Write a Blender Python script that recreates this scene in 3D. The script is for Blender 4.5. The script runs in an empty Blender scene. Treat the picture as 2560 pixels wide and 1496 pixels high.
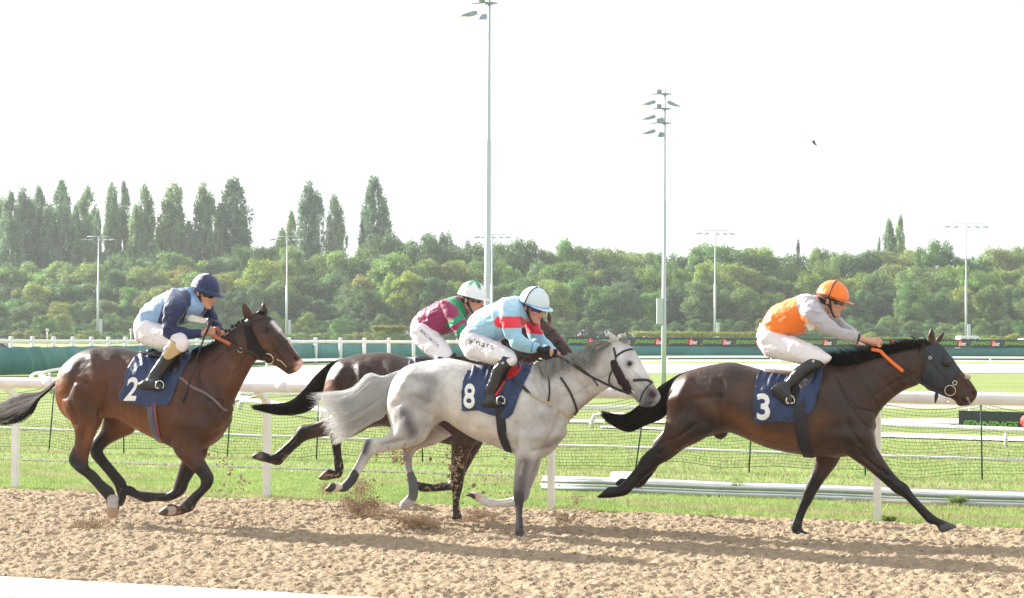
import bpy, bmesh, math, random
import numpy as np
from mathutils import Vector, Matrix, noise as mnoise
from mathutils.bvhtree import BVHTree
rnd = random.Random(7)
RNG = np.random.default_rng(11)
SC = bpy.context.scene
COL = SC.collection
R = math.radians

# ------------------------------------------------------------ camera
F = 4500.0; CX, CY = 1280.0, 748.0
EYE = 1.8
cam_d = bpy.data.cameras.new('camera'); cam = bpy.data.objects.new('camera', cam_d); COL.objects.link(cam)
CAMM = Matrix.Translation((0, 0, EYE)) @ Matrix.Rotation(R(90+1.146), 4, 'X') @ Matrix.Rotation(R(0.341), 4, 'Z')
cam.matrix_world = CAMM
cam_d.sensor_width = 36; cam_d.lens = 36*F/2560; cam_d.clip_start = 0.1; cam_d.clip_end = 6000
SC.camera = cam
# ------------------------------------------------------------ world and sun
SUN_AZ = Vector((-0.83, 0.56)).normalized()   # horizontal direction towards the sun
SUN_EL = 26
w = bpy.data.worlds.new('World'); SC.world = w; w.use_nodes = True
nt = w.node_tree; N = nt.nodes; L = nt.links; N.clear()
out = N.new('ShaderNodeOutputWorld'); bg = N.new('ShaderNodeBackground'); bg.inputs[1].default_value = 0.10
sky = N.new('ShaderNodeTexSky'); sky.sky_type = 'NISHITA'; sky.sun_disc = False
sky.sun_elevation = R(SUN_EL); sky.sun_rotation = math.atan2(SUN_AZ.x, SUN_AZ.y)
sky.dust_density = 2.0
tc = N.new('ShaderNodeTexCoord'); mp = N.new('ShaderNodeMapping'); mp.inputs['Scale'].default_value = (1, 1, 3.2)
nz = N.new('ShaderNodeTexNoise'); nz.inputs['Scale'].default_value = 2.6; nz.inputs['Detail'].default_value = 7; nz.inputs['Roughness'].default_value = .6
cr = N.new('ShaderNodeValToRGB'); cr.color_ramp.elements[0].position = .34; cr.color_ramp.elements[1].position = .60
cr.color_ramp.elements[0].color = (0, 0, 0, 1); cr.color_ramp.elements[1].color = (1, 1, 1, 1)
mx = N.new('ShaderNodeMixRGB'); mx.inputs[0].default_value = .93; mc = N.new('ShaderNodeMixRGB'); mc.inputs[1].default_value = (3.55, 3.80, 4.10, 1); mc.inputs[2].default_value = (4.65, 4.70, 4.80, 1)
L.new(tc.outputs['Generated'], mp.inputs[0]); L.new(mp.outputs[0], nz.inputs[0]); L.new(nz.outputs[0], cr.inputs[0])
L.new(cr.outputs[0], mc.inputs[0]); L.new(mc.outputs[0], mx.inputs[2]); L.new(sky.outputs[0], mx.inputs[1]); L.new(mx.outputs[0], bg.inputs[0]); L.new(bg.outputs[0], out.inputs[0])
sl = bpy.data.lights.new('sun', 'SUN'); sl.energy = 5.0; sl.angle = R(.6); sl.color = (1, .95, .86)
so = bpy.data.objects.new('sun', sl); COL.objects.link(so)
sd = Vector((SUN_AZ.x*math.cos(R(SUN_EL)), SUN_AZ.y*math.cos(R(SUN_EL)), math.sin(R(SUN_EL))))
so.rotation_euler = sd.to_track_quat('Z', 'Y').to_euler(); so.location = (0, 0, 50)
SC.view_settings.view_transform = 'Standard'; SC.view_settings.look = 'None'
SC.view_settings.exposure = 1.4; SC.view_settings.gamma = 1

# ------------------------------------------------------------ helpers
CR3 = CAMM.to_3x3(); CO = CAMM.translation
CRn = np.array(CR3); CRi = CRn.T; COn = np.array(CO)
def ray(px, py):
    return (CR3 @ Vector(((px-CX)/F, -(py-CY)/F, -1))).normalized()
def project(P):
    q = (np.asarray(P)-COn) @ CRn
    return np.stack([CX + F*q[:, 0]/-q[:, 2], CY - F*q[:, 1]/-q[:, 2]], 1)
def G(px, py, z=0.0):
    d = ray(px, py); t = (z-CO.z)/d.z
    return CO + d*t
def at(px, py, Y):
    d = ray(px, py); return CO + d*(Y/d.y)
ANG = math.atan2(4500, 13280)
HD = Vector((math.cos(ANG), -math.sin(ANG), 0)); LT = Vector((math.sin(ANG), math.cos(ANG), 0))

def tag(o, label=None, cat=None, group=None, kind=None):
    if label: o['label'] = label
    if cat: o['category'] = cat
    if group: o['group'] = group
    if kind: o['kind'] = kind
    return o
def empty(name, loc=(0, 0, 0), rz=0, parent=None):
    o = bpy.data.objects.new(name, None); COL.objects.link(o); o.location = loc; o.rotation_euler = (0, 0, rz)
    o.empty_display_size = .2
    if parent: o.parent = parent
    return o
def mesh_obj(name, me, mat, parent=None):
    o = bpy.data.objects.new(name, me); COL.objects.link(o)
    if mat and not me.materials: me.materials.append(mat)
    if parent: o.parent = parent
    return o
def mk(name, V, Fc, mat=None, parent=None, cols=None, smooth=True, off=None):
    V = np.asarray(V, float)
    if off is not None: V = V-np.asarray(off)
    me = bpy.data.meshes.new(name); me.from_pydata(V.tolist(), [], [list(map(int, f)) for f in Fc])
    if smooth: me.polygons.foreach_set('use_smooth', [True]*len(me.polygons))
    if cols is not None: setcol(me, cols)
    me.update()
    return mesh_obj(name, me, mat, parent)
def setcol(me, cols):
    a = me.color_attributes.new('Col', 'FLOAT_COLOR', 'POINT')
    c = np.ones((len(me.vertices), 4)); c[:, :3] = cols; a.data.foreach_set('color', c.ravel())
class MB:
    def __init__(s): s.v = []; s.f = []; s.c = []
    def add(s, V, Fc, col=None):
        b = len(s.v); s.v += [tuple(p) for p in V]; s.f += [tuple(i+b for i in f) for f in Fc]
        if col is not None: s.c += [col]*len(V)
    def box(s, c, d, ax=(1, 0, 0), col=None):
        ax = Vector(ax).normalized(); up = Vector((0, 0, 1)); side = up.cross(ax)
        if side.length < 1e-3: side = Vector((0, 1, 0))
        side.normalize(); up = ax.cross(side)
        c = Vector(c); V = []
        for i in (-1, 1):
            for j in (-1, 1):
                for k in (-1, 1): V.append(c+ax*i*d[0]/2+side*j*d[1]/2+up*k*d[2]/2)
        s.add(V, [(0, 1, 3, 2), (4, 6, 7, 5), (0, 4, 5, 1), (2, 3, 7, 6), (0, 2, 6, 4), (1, 5, 7, 3)], col)
    def tube(s, pts, r, seg=8, caps=True, flat=None, col=None):
        pts = [Vector(p) for p in pts]; n = len(pts)
        rr = r if hasattr(r, '__len__') else [r]*n
        b0 = []; V = []; up = None
        for i, p in enumerate(pts):
            t = (pts[min(i+1, n-1)]-pts[max(i-1, 0)]); t = t.normalized() if t.length > 1e-9 else Vector((1, 0, 0))
            if up is None:
                up = Vector((0, 0, 1)) if abs(t.z) < .9 else Vector((0, 1, 0))
            sd_ = t.cross(up); sd_ = sd_.normalized() if sd_.length > 1e-6 else t.orthogonal().normalized()
            up = sd_.cross(t).normalized()
            for k in range(seg):
                a = 2*math.pi*k/seg
                V.append(p+sd_*math.cos(a)*rr[i]*(flat or 1)+up*math.sin(a)*rr[i])
        Fc = []
        for i in range(n-1):
            for k in range(seg):
                a = i*seg+k; b = i*seg+(k+1) % seg
                Fc.append((a, b, b+seg, a+seg))
        if caps:
            Fc.append(tuple(range(seg-1, -1, -1))); Fc.append(tuple(range((n-1)*seg, n*seg)))
        s.add(V, Fc, col)
    def ell(s, c, r, M=None, nu=16, nv=10, col=None, zmin=-1, zmax=1):
        V = []; Fc = []; c = Vector(c)
        for j in range(nv+1):
            z = zmin+(zmax-zmin)*j/nv
            ph = math.asin(max(-1, min(1, math.sin(math.asin(zmin)+(math.asin(zmax)-math.asin(zmin))*j/nv))))
            for i in range(nu):
                a = 2*math.pi*i/nu
                q = Vector((r[0]*math.cos(ph)*math.cos(a), r[1]*math.cos(ph)*math.sin(a), r[2]*math.sin(ph)))
                V.append(c+(M @ q if M else q))
        for j in range(nv):
            for i in range(nu):
                a = j*nu+i; b = j*nu+(i+1) % nu
                Fc.append((a, b, b+nu, a+nu))
        Fc.append(tuple(range(nu-1, -1, -1))); Fc.append(tuple(range(nv*nu, nv*nu+nu)))
        s.add(V, Fc, col)
    def build(s, name, mat=None, parent=None, smooth=True, off=None):
        return mk(name, s.v, s.f, mat, parent, np.array(s.c) if s.c else None, smooth, off)

def catmull(A, sub):
    A = np.asarray(A, float); n = len(A); out = []
    for i in range(n-1):
        p0 = A[max(i-1, 0)]; p1 = A[i]; p2 = A[i+1]; p3 = A[min(i+2, n-1)]
        for k in range(sub):
            t = k/sub
            out.append(.5*((2*p1)+(-p0+p2)*t+(2*p0-5*p1+4*p2-p3)*t*t+(-p0+3*p1-3*p2+p3)*t**3))
    out.append(A[-1]); return np.array(out)
# vectorised value noise
def _hash(i, j, k, s):
    n = (i*374761393+j*668265263+k*2147483647+s*1274126177) & 0xffffffff
    n = ((n ^ (n >> 13))*1274126177) & 0xffffffff
    return ((n ^ (n >> 16)) & 0xffff)/65535.0
def vnoise(P, scale, seed=0):
    Q = np.asarray(P, float)*scale; I = np.floor(Q).astype(np.int64); f = Q-I; f = f*f*(3-2*f)
    r = 0
    for a in (0, 1):
        for b in (0, 1):
            for c in (0, 1):
                wgt = (f[:, 0] if a else 1-f[:, 0])*(f[:, 1] if b else 1-f[:, 1])*(f[:, 2] if c else 1-f[:, 2])
                r = r+wgt*_hash(I[:, 0]+a, I[:, 1]+b, I[:, 2]+c, seed)
    return r*2-1
# ------------------------------------------------------------ materials
def nodes(name):
    m = bpy.data.materials.new(name); m.use_nodes = True
    nt = m.node_tree; b = nt.nodes['Principled BSDF']; return m, nt, b
def _noise(nt, scale, detail=4, rough=.6, coord='Object', stretch=None, dist=0):
    tc = nt.nodes.new('ShaderNodeTexCoord'); n = nt.nodes.new('ShaderNodeTexNoise')
    n.inputs['Scale'].default_value = scale; n.inputs['Detail'].default_value = detail; n.inputs['Roughness'].default_value = rough
    n.inputs['Distortion'].default_value = dist
    if stretch:
        mp = nt.nodes.new('ShaderNodeMapping'); mp.inputs['Scale'].default_value = stretch
        nt.links.new(tc.outputs[coord], mp.inputs[0]); nt.links.new(mp.outputs[0], n.inputs[0])
    else: nt.links.new(tc.outputs[coord], n.inputs[0])
    return n
def mat(name, col=(.8, .8, .8), rough=.5, metal=0, spec=.5, var=.15, vscale=6, bump=0, bscale=40, attr=False, bstretch=None, sheen=0, coat=0, trans=0, col2=None, bdist=0, bdetail=4):
    m, nt, b = nodes(name)
    b.inputs['Roughness'].default_value = rough; b.inputs['Metallic'].default_value = metal
    b.inputs['Specular IOR Level'].default_value = spec
    b.inputs['Sheen Weight'].default_value = sheen; b.inputs['Coat Weight'].default_value = coat; b.inputs['Coat Roughness'].default_value = .25
    n = _noise(nt, vscale, 5)
    mr = nt.nodes.new('ShaderNodeMapRange'); mr.inputs[1].default_value = .3; mr.inputs[2].default_value = .7
    mr.inputs[3].default_value = 1-var; mr.inputs[4].default_value = 1+var
    nt.links.new(n.outputs[0], mr.inputs[0])
    mul = nt.nodes.new('ShaderNodeVectorMath'); mul.operation = 'SCALE'
    if attr:
        a = nt.nodes.new('ShaderNodeAttribute'); a.attribute_name = 'Col'; nt.links.new(a.outputs['Color'], mul.inputs[0])
    elif col2:
        mxx = nt.nodes.new('ShaderNodeMixRGB'); mxx.inputs[1].default_value = (*col, 1); mxx.inputs[2].default_value = (*col2, 1)
        m3 = nt.nodes.new('ShaderNodeMapRange'); m3.inputs[1].default_value = .4; m3.inputs[2].default_value = .6
        n3 = _noise(nt, vscale*.37, 6); nt.links.new(n3.outputs[0], m3.inputs[0]); nt.links.new(m3.outputs[0], mxx.inputs[0])
        nt.links.new(mxx.outputs[0], mul.inputs[0])
    else: mul.inputs[0].default_value = col
    nt.links.new(mr.outputs[0], mul.inputs['Scale'])
    nt.links.new(mul.outputs[0], b.inputs['Base Color'])
    if bump:
        n2 = _noise(nt, bscale, bdetail, .6, stretch=bstretch, dist=bdist); bp = nt.nodes.new('ShaderNodeBump'); bp.inputs['Strength'].default_value = bump
        bp.inputs['Distance'].default_value = .02
        nt.links.new(n2.outputs[0], bp.inputs['Height']); nt.links.new(bp.outputs[0], b.inputs['Normal'])
    if trans:
        tr = nt.nodes.new('ShaderNodeBsdfTranslucent'); ms = nt.nodes.new('ShaderNodeMixShader'); ms.inputs[0].default_value = trans
        nt.links.new(mul.outputs[0], tr.inputs[0]); nt.links.new(b.outputs[0], ms.inputs[1]); nt.links.new(tr.outputs[0], ms.inputs[2])
        nt.links.new(ms.outputs[0], nt.nodes['Material Output'].inputs[0])
    return m
M = {}
M['white'] = mat('white_plastic', (.78, .77, .75), .45, var=.10, vscale=3.5, bump=.15, bscale=9)
M['coat'] = mat('horse_coat', attr=True, rough=.36, spec=.4, var=.25, vscale=4, bump=.45, bscale=16, bstretch=(1, 1, .6), coat=.05, bdetail=8)
def coatify(m, r0, r1):
    nt = m.node_tree; b = nt.nodes['Principled BSDF']; L = nt.links
    n = _noise(nt, 7, 6, .65); mr = nt.nodes.new('ShaderNodeMapRange'); mr.inputs[1].default_value = .35; mr.inputs[2].default_value = .65; mr.inputs[3].default_value = r0; mr.inputs[4].default_value = r1
    L.new(n.outputs[0], mr.inputs[0]); L.new(mr.outputs[0], b.inputs['Roughness'])
    src = b.inputs['Base Color'].links[0].from_socket
    f = _noise(nt, 70, 5, .7, stretch=(.35, 1, 1)); m2 = nt.nodes.new('ShaderNodeMapRange'); m2.inputs[1].default_value = .3; m2.inputs[2].default_value = .7; m2.inputs[3].default_value = .72; m2.inputs[4].default_value = 1.28
    sc = nt.nodes.new('ShaderNodeVectorMath'); sc.operation = 'SCALE'; L.new(f.outputs[0], m2.inputs[0]); L.new(src, sc.inputs[0]); L.new(m2.outputs[0], sc.inputs['Scale']); L.new(sc.outputs[0], b.inputs['Base Color'])
coatify(M['coat'], .30, .58)
M['coatg'] = mat('grey_coat', attr=True, rough=.5, spec=.3, var=.12, vscale=9, bump=.35, bscale=16, bdetail=7)
M['hair'] = mat('hair', attr=True, rough=.42, spec=.4, var=.2, vscale=12, trans=.3)
M['hairw'] = mat('white_hair', attr=True, rough=.6, spec=.3, var=.05, vscale=12, trans=.6)
M['skin'] = mat('skin', attr=True, rough=.5, spec=.35, var=.08, vscale=14)
M['silk'] = mat('silk', attr=True, rough=.42, spec=.4, var=.05, bump=.9, bscale=6, bstretch=(1, 1, 1.5), bdist=1.6, sheen=.3, bdetail=4)
M['breech'] = mat('breeches_cloth', attr=True, rough=.6, var=.04, bump=.8, bscale=7, bdist=1.8, bstretch=(1.4, 1, 1), bdetail=4)
M['leather'] = mat('leather', (.018, .014, .013), .38, var=.3, bump=.15)
M['boot'] = mat('boot_leather', attr=True, rough=.2, spec=.6, var=.2, bump=.4, bscale=16, bdist=1)
M['brown'] = mat('brown_leather', (.10, .05, .03), .45)
M['orange'] = mat('orange_rubber', (.85, .17, .02), .5, var=.06)
M['tan'] = mat('tan_leather', (.45, .13, .05), .5)
M['steel'] = mat('steel', (.7, .68, .62), .25, metal=1)
M['gloss'] = mat('black_gloss', (.01, .01, .012), .08, var=.1)
M['navy'] = mat('navy_cloth', (.014, .034, .105), .55, var=.12, bump=.7, bscale=9, bdist=1.6, sheen=.2, bdetail=3)
M['num'] = mat('number_white', (.82, .82, .8), .6, var=.03)
M['fleece_b'] = mat('fleece_black', (.012, .011, .012), .9, bump=1, bscale=160)
M['fleece_w'] = mat('fleece_cream', (.6, .52, .4), .9, bump=1, bscale=160)
M['fleece_m'] = mat('fleece_maroon', (.035, .012, .018), .9, bump=1, bscale=160)
M['hood'] = mat('hood_cloth', (.022, .027, .037), .6, bump=.3, bscale=30)
M['vc'] = mat('painted', attr=True, rough=.45, var=.05)
M['vcg'] = mat('painted_glossy', attr=True, rough=.22, spec=.5, var=.04)
# ------------------------------------------------------------ frames: a local space for each horse (x heading, y away from the stands)
class Fr:
    def __init__(s, px, py, lat):
        s.o = G(px, py)-LT*lat
        s.m = Matrix(((HD.x, LT.x, 0, s.o.x), (HD.y, LT.y, 0, s.o.y), (0, 0, 1, 0), (0, 0, 0, 1)))
        s.mi = s.m.inverted(); s.c = s.mi @ CO; s.r3 = s.mi.to_3x3()
    def d(s, px, py): return (s.r3 @ ray(px, py)).normalized()
    def U(s, px, py, lat=0.0):
        d = s.d(px, py); return s.c + d*((lat-s.c.y)/d.y)
    def px(s, P):
        P = np.asarray(P, float); m = np.array(s.m)
        return project(P @ m[:3, :3].T + m[:3, 3])
def loft(mb, fr, secs, seg=18, sub=4, k=0.0, pw=2.0, col=None, grow=0.0, scale=1.0, cap=.35):
    A = []
    for q in secs:
        ax, ay, bx, by = q[:4]; wd = q[4] if len(q) > 4 else None; lat = q[5] if len(q) > 5 else 0
        a = fr.U(ax, ay, lat); b = fr.U(bx, by, lat); c = (a+b)/2; v = (a-b)/2
        L_ = max(v.length, 1e-4)
        if wd is None: wd = .78*L_
        d = fr.d((ax+bx)/2, (ay+by)/2); s_ = d.x/d.y*wd*(v.x/L_)
        Ln = math.sqrt(max(L_*L_-s_*s_, (.5*L_)**2)); v = v*(Ln/L_)
        v = v*((Ln*scale+grow)/Ln)
        A.append([c.x, c.y, c.z, v.x, v.z, wd*scale+grow])
    A = catmull(A, sub); A[:, 5] = np.maximum(A[:, 5], .004)
    V = []; n = len(A)
    for r in A:
        for i in range(seg):
            t = 2*math.pi*i/seg; ct, st = math.cos(t), math.sin(t)
            ct = math.copysign(abs(ct)**(2/pw), ct); st = math.copysign(abs(st)**(2/pw), st)
            kk = 1-k*max(0, ct)
            V.append((r[0]+r[3]*ct, r[1]+r[5]*st*kk, r[2]+r[4]*ct))
    Fc = [(i*seg+j, i*seg+(j+1) % seg, (i+1)*seg+(j+1) % seg, (i+1)*seg+j) for i in range(n-1) for j in range(seg)]
    for e, i0, i1 in ((0, 0, 1), (1, n-1, n-2)):
        c0 = A[i0][:3]; dd = A[i0][:3]-A[i1][:3]; ln = np.linalg.norm(dd); dd = dd/(ln+1e-9)
        tip = c0+dd*cap*min(A[i0][5], math.hypot(A[i0][3], A[i0][4]))
        V.append(tuple(tip)); ti = len(V)-1
        for j in range(seg):
            a, b = i0*seg+j, i0*seg+(j+1) % seg
            Fc.append((b, a, ti) if e == 0 else (a, b, ti))
    # keep consistent outward orientation
    mb.add(V, Fc, col)
def remesh(mb, voxel, smooth=3, name='body', fac=.5):
    bm = bmesh.new(); vs = [bm.verts.new(v) for v in mb.v]
    for f in mb.f:
        try: bm.faces.new([vs[i] for i in f])
        except ValueError: pass
    # orient every island outwards
    bmesh.ops.recalc_face_normals(bm, faces=bm.faces)
    me = bpy.data.meshes.new(name); bm.to_mesh(me); bm.free()
    o = bpy.data.objects.new(name, me); COL.objects.link(o)
    r = o.modifiers.new('r', 'REMESH'); r.mode = 'VOXEL'; r.voxel_size = voxel; r.adaptivity = 0
    if smooth:
        s_ = o.modifiers.new('s', 'SMOOTH'); s_.factor = fac; s_.iterations = smooth
    dg = bpy.context.evaluated_depsgraph_get(); dg.update()
    m2 = bpy.data.meshes.new_from_object(o.evaluated_get(dg)); bpy.data.objects.remove(o); bpy.data.meshes.remove(me)
    m2.name = name
    m2.polygons.foreach_set('use_smooth', [True]*len(m2.polygons))
    return m2
def mverts(me):
    a = np.empty(len(me.vertices)*3); me.vertices.foreach_get('co', a); return a.reshape(-1, 3)
def mnorm(me):
    a = np.empty(len(me.vertices)*3); me.vertex_normals.foreach_get('vector', a); return a.reshape(-1, 3)
def segdist(P, line):
    line = np.asarray(line, float)
    if len(line) == 1: return np.hypot(*(P-line[0]).T)
    D = np.full(len(P), 1e9)
    for a, b in zip(line[:-1], line[1:]):
        ab = b-a; t = np.clip(((P-a) @ ab)/(ab @ ab+1e-9), 0, 1)
        D = np.minimum(D, np.hypot(*(P-(a+t[:, None]*ab)).T))
    return D
def weights(fr, V, strokes):
    near = fr.px(V); Vs = V.copy(); Vs[:, 1] = -np.abs(Vs[:, 1]); sym = fr.px(Vs)
    for mode, line, r, val in strokes:
        P = sym if mode == 's' else near
        d = segdist(P, line)
        wt = np.exp(-(d/r)**2*1.6) if r > 0 else np.clip((-r-d)/1.5+.5, 0, 1)   # negative radius: hard edged
        if mode == 'n': wt = wt*(V[:, 1] < .03)
        if mode == 'f': wt = wt*(V[:, 1] > -.03)
        yield wt, val
def sculpt(fr, me, strokes):
    V = mverts(me); Nn = mnorm(me); D = np.zeros(len(V))
    for wt, val in weights(fr, V, strokes): D += wt*val*2.2*np.clip(np.abs(Nn[:, 1])*1.3, 0, 1)
    V = V+Nn*D[:, None]; me.vertices.foreach_set('co', V.ravel()); me.update()
def paint(fr, V, base, strokes):
    C = np.tile(np.array(base, float), (len(V), 1))
    for wt, val in weights(fr, V, strokes):
        wt = np.clip(wt*(val[3] if len(val) > 3 else 1)*1.15, 0, 1)[:, None]; C = C*(1-wt)+np.array(val[:3])*wt
    return C
def bvh_of(me):
    return BVHTree.FromPolygons([v.co.copy() for v in me.vertices], [tuple(p.vertices) for p in me.polygons])
def hit(fr, bvh, px, py, off=0.0):
    d = fr.d(px, py); h = bvh.ray_cast(fr.c, d)
    if h[0] is None:
        h = bvh.find_nearest(fr.U(px, py, -.05))
    n = h[1]
    if n.dot(d) > 0: n = -n
    return h[0]+n*off, n
def resample(pts, step):
    pts = [Vector(p) for p in pts]; out = []
    for a, b in zip(pts[:-1], pts[1:]):
        n = max(1, int((b-a).length/step))
        out += [a.lerp(b, i/n) for i in range(n)]
    return out+[pts[-1]]
def strap(mb, fr, bvh, pts, wd=.018, th=.004, off=.004, mirror=False, smoothp=True, free=None):
    """ribbon that hugs the surface along pixel points"""
    if smoothp and len(pts) > 2: pts = [tuple(p) for p in catmull(pts, 4)]
    P = []; Nm = []
    for q in resample([(p[0], p[1], 0) for p in pts], 3.0):
        if free is None: a, n = hit(fr, bvh, q.x, q.y, off)
        else: a = fr.U(q.x, q.y, free); n = Vector((0, -1, 0))
        P.append(a); Nm.append(n)
    for _ in range(3):
        P = [P[0]]+[(P[i-1]+P[i]*2+P[i+1])/4 for i in range(1, len(P)-1)]+[P[-1]]
        Nm = [Nm[0]]+[(Nm[i-1]+Nm[i]+Nm[i+1]).normalized() for i in range(1, len(Nm)-1)]+[Nm[-1]]
    for sgn in ((1, -1) if mirror else (1,)):
        V = []; Fc = []
        for i, (p, n) in enumerate(zip(P, Nm)):
            t = (P[min(i+1, len(P)-1)]-P[max(i-1, 0)]).normalized(); s_ = t.cross(n).normalized()
            for a, b in ((-1, 0), (1, 0), (.8, 1), (-.8, 1)):
                v = p+s_*a*wd/2+n*(b*th); V.append((v.x, v.y*sgn, v.z))
        for i in range(len(P)-1):
            for k in range(4):
                a = i*4+k; b = i*4+(k+1) % 4; Fc.append((a, b, b+4, a+4))
        Fc += [(3, 2, 1, 0), tuple(range(len(V)-4, len(V)))]
        mb.add(V, Fc)
def poly2d(poly, maxlen=7.0):
    bm = bmesh.new(); vs = [bm.verts.new((x, y, 0)) for x, y in poly]; bm.faces.new(vs)
    bmesh.ops.triangulate(bm, faces=bm.faces)
    refine(bm, maxlen); return bm
def refine(bm, maxlen):
    for _ in range(7):
        E = [e for e in bm.edges if e.calc_length() > maxlen]
        if not E: break
        bmesh.ops.subdivide_edges(bm, edges=E, cuts=1); bmesh.ops.triangulate(bm, faces=[f for f in bm.faces if len(f.verts) > 3])
def patch(name, fr, bvh, bm, off, th, mat, parent, mirror=False, wr=0, wseed=0, base=None, relax=2):
    """a cut-out laid on a surface with its own thickness"""
    bm.verts.ensure_lookup_table(); n0 = len(bm.verts)
    P = []; Nm = []
    for v in bm.verts:
        p, n = hit(fr, bvh, v.co.x, v.co.y, 0); P.append(p); Nm.append(n)
    nb = [[e.other_vert(v).index for e in v.link_edges] for v in bm.verts]
    for _ in range(relax):
        P = [P[i]*.5+sum((P[j] for j in nb[i]), Vector())/len(nb[i])*.5 if nb[i] else P[i] for i in range(n0)]
        Nm = [(Nm[i]*.5+sum((Nm[j] for j in nb[i]), Vector())/max(1, len(nb[i]))*.5).normalized() for i in range(n0)]
    W = vnoise(np.array([(v.co.x*.05+v.co.y*.02, v.co.y*.015, wseed) for v in bm.verts]), 1.3, wseed)*wr+vnoise(np.array([(v.co.x*.11+v.co.y*.05, v.co.y*.03, wseed) for v in bm.verts]), 1.2, wseed+5)*wr*.5 if wr else np.zeros(n0)
    if wr > .01:
        yy = np.array([v.co.y for v in bm.verts]); xx = np.array([v.co.x for v in bm.verts]); tp = np.exp(-((yy-yy.min())/45)**2); W = W*.6+wr*.7*tp*np.sin(xx*.33+np.sin(yy*.08)*2+wseed)+wr*.35*np.sin(xx*.12+yy*.09+wseed); W = np.maximum(W, -.006)
    Fc = [[v.index for v in f.verts] for f in bm.faces]; bd = [(e.verts[0].index, e.verts[1].index) for e in bm.edges if e.is_boundary]
    V = []; FF = []
    if mirror and name == 'saddle_flap':
        for sgn in (1, -1):
            V2 = [(P[i].x+Nm[i].x*(off+lay*th), (P[i].y+Nm[i].y*(off+lay*th))*sgn, P[i].z+Nm[i].z*(off+lay*th)) for lay in (0, 1) for i in range(n0)]
            F2 = [[i+n0 for i in f] for f in Fc]+[list(reversed(f)) for f in Fc]+[[i, j, j+n0, i+n0] for i, j in bd]
            o = mk(name, V2, F2, mat, parent, off=base)
        bm.free(); return o
    for sgn in ((1, -1) if mirror else (1,)):
        b = len(V)
        for lay in (0, 1):
            for i in range(n0):
                p = P[i]+Nm[i]*(off+W[i]+lay*th); V.append((p.x, p.y*sgn, p.z))
        for f in Fc:
            FF.append([b+i+n0 for i in f]); FF.append([b+i for i in reversed(f)])
        for i, j in bd: FF.append([b+i, b+j, b+j+n0, b+i+n0])
    bm.free()
    o = mk(name, V, FF, mat, parent, off=base)
    bm = bmesh.new(); bm.from_mesh(o.data); bmesh.ops.recalc_face_normals(bm, faces=bm.faces); bm.to_mesh(o.data); bm.free()
    o.data.polygons.foreach_set('use_smooth', [True]*len(o.data.polygons))
    return o
def text_bm(s, quad, shear=0, bold=.02, maxlen=3.0):
    """text outline as a flat mesh mapped into a pixel quad (tl, tr, bl)"""
    cu = bpy.data.curves.new('t', 'FONT'); cu.body = s; cu.offset = bold; cu.resolution_u = 5; cu.shear = shear
    o = bpy.data.objects.new('t', cu); COL.objects.link(o)
    dg = bpy.context.evaluated_depsgraph_get(); dg.update()
    me = bpy.data.meshes.new_from_object(o.evaluated_get(dg)); bpy.data.objects.remove(o)
    bm = bmesh.new(); bm.from_mesh(me); bpy.data.meshes.remove(me)
    X = [v.co.x for v in bm.verts]; Y = [v.co.y for v in bm.verts]; x0, x1, y0, y1 = min(X), max(X), min(Y), max(Y)
    tl, tr, bl = [Vector((*q, 0)) for q in quad]
    for v in bm.verts:
        u = (v.co.x-x0)/(x1-x0); t = 1-(v.co.y-y0)/(y1-y0)
        v.co = tl+(tr-tl)*u+(bl-tl)*t
    bmesh.ops.triangulate(bm, faces=bm.faces); refine(bm, maxlen)
    return bm
def strands(name, fr, secs, n, mat, parent, colf, width=.0035, seed=1, wav=.012, latw=.05, t0=(0, .3), t1=(.75, 1.05), segs=12, base=None, depthf=None, spread=.10):
    """tail made of hair strands running along lofted sections"""
    rg = np.random.default_rng(seed); A = []
    for q in secs:
        a = fr.U(q[0], q[1], 0); b = fr.U(q[2], q[3], 0); A.append([a.x, a.z, b.x, b.z, q[4] if len(q) > 4 else latw, q[5] if len(q) > 5 else 0.])
    A = catmull(A, 6); m = len(A)-1
    V = []; Fc = []; C = []
    for i in range(n):
        u = rg.uniform(0, 1); lt = rg.uniform(-1, 1); a0 = rg.uniform(*t0); a1 = rg.uniform(*t1); ph = rg.uniform(0, 6.28, 3); fq = rg.uniform(4, 9); am = wav*rg.uniform(.3, 1)
        du = rg.normal(0, spread); c = colf(u, rg); wd = width*rg.uniform(.6, 1.3); pts = []
        for k in range(segs+1):
            t = a0+(a1-a0)*k/segs; tt = min(max(t, 0), 1)*m; j = min(int(tt), m-1); f = tt-j; s_ = A[j]*(1-f)+A[j+1]*f
            if t > 1: s_ = s_+(A[m]-A[m-1])*(t-1)*m
            uu = np.clip(u+du*(k/segs)**2, -.05, 1.05); g = t
            y = s_[5]+lt*s_[4]*math.sqrt(max(0, 1-(2*min(max(uu, 0), 1)-1)**2)*.8+.2)
            x = s_[0]*(1-uu)+s_[2]*uu+am*g*math.sin(fq*t+ph[0]); z = s_[1]*(1-uu)+s_[3]*uu+am*g*math.sin(fq*t+ph[1])
            pts.append(Vector((x, y+am*g*math.sin(fq*t+ph[2]), z)))
        addstrand(V, Fc, C, pts, wd, c)
    return mk(name, V, Fc, mat, parent, np.array(C), off=base)
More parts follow.
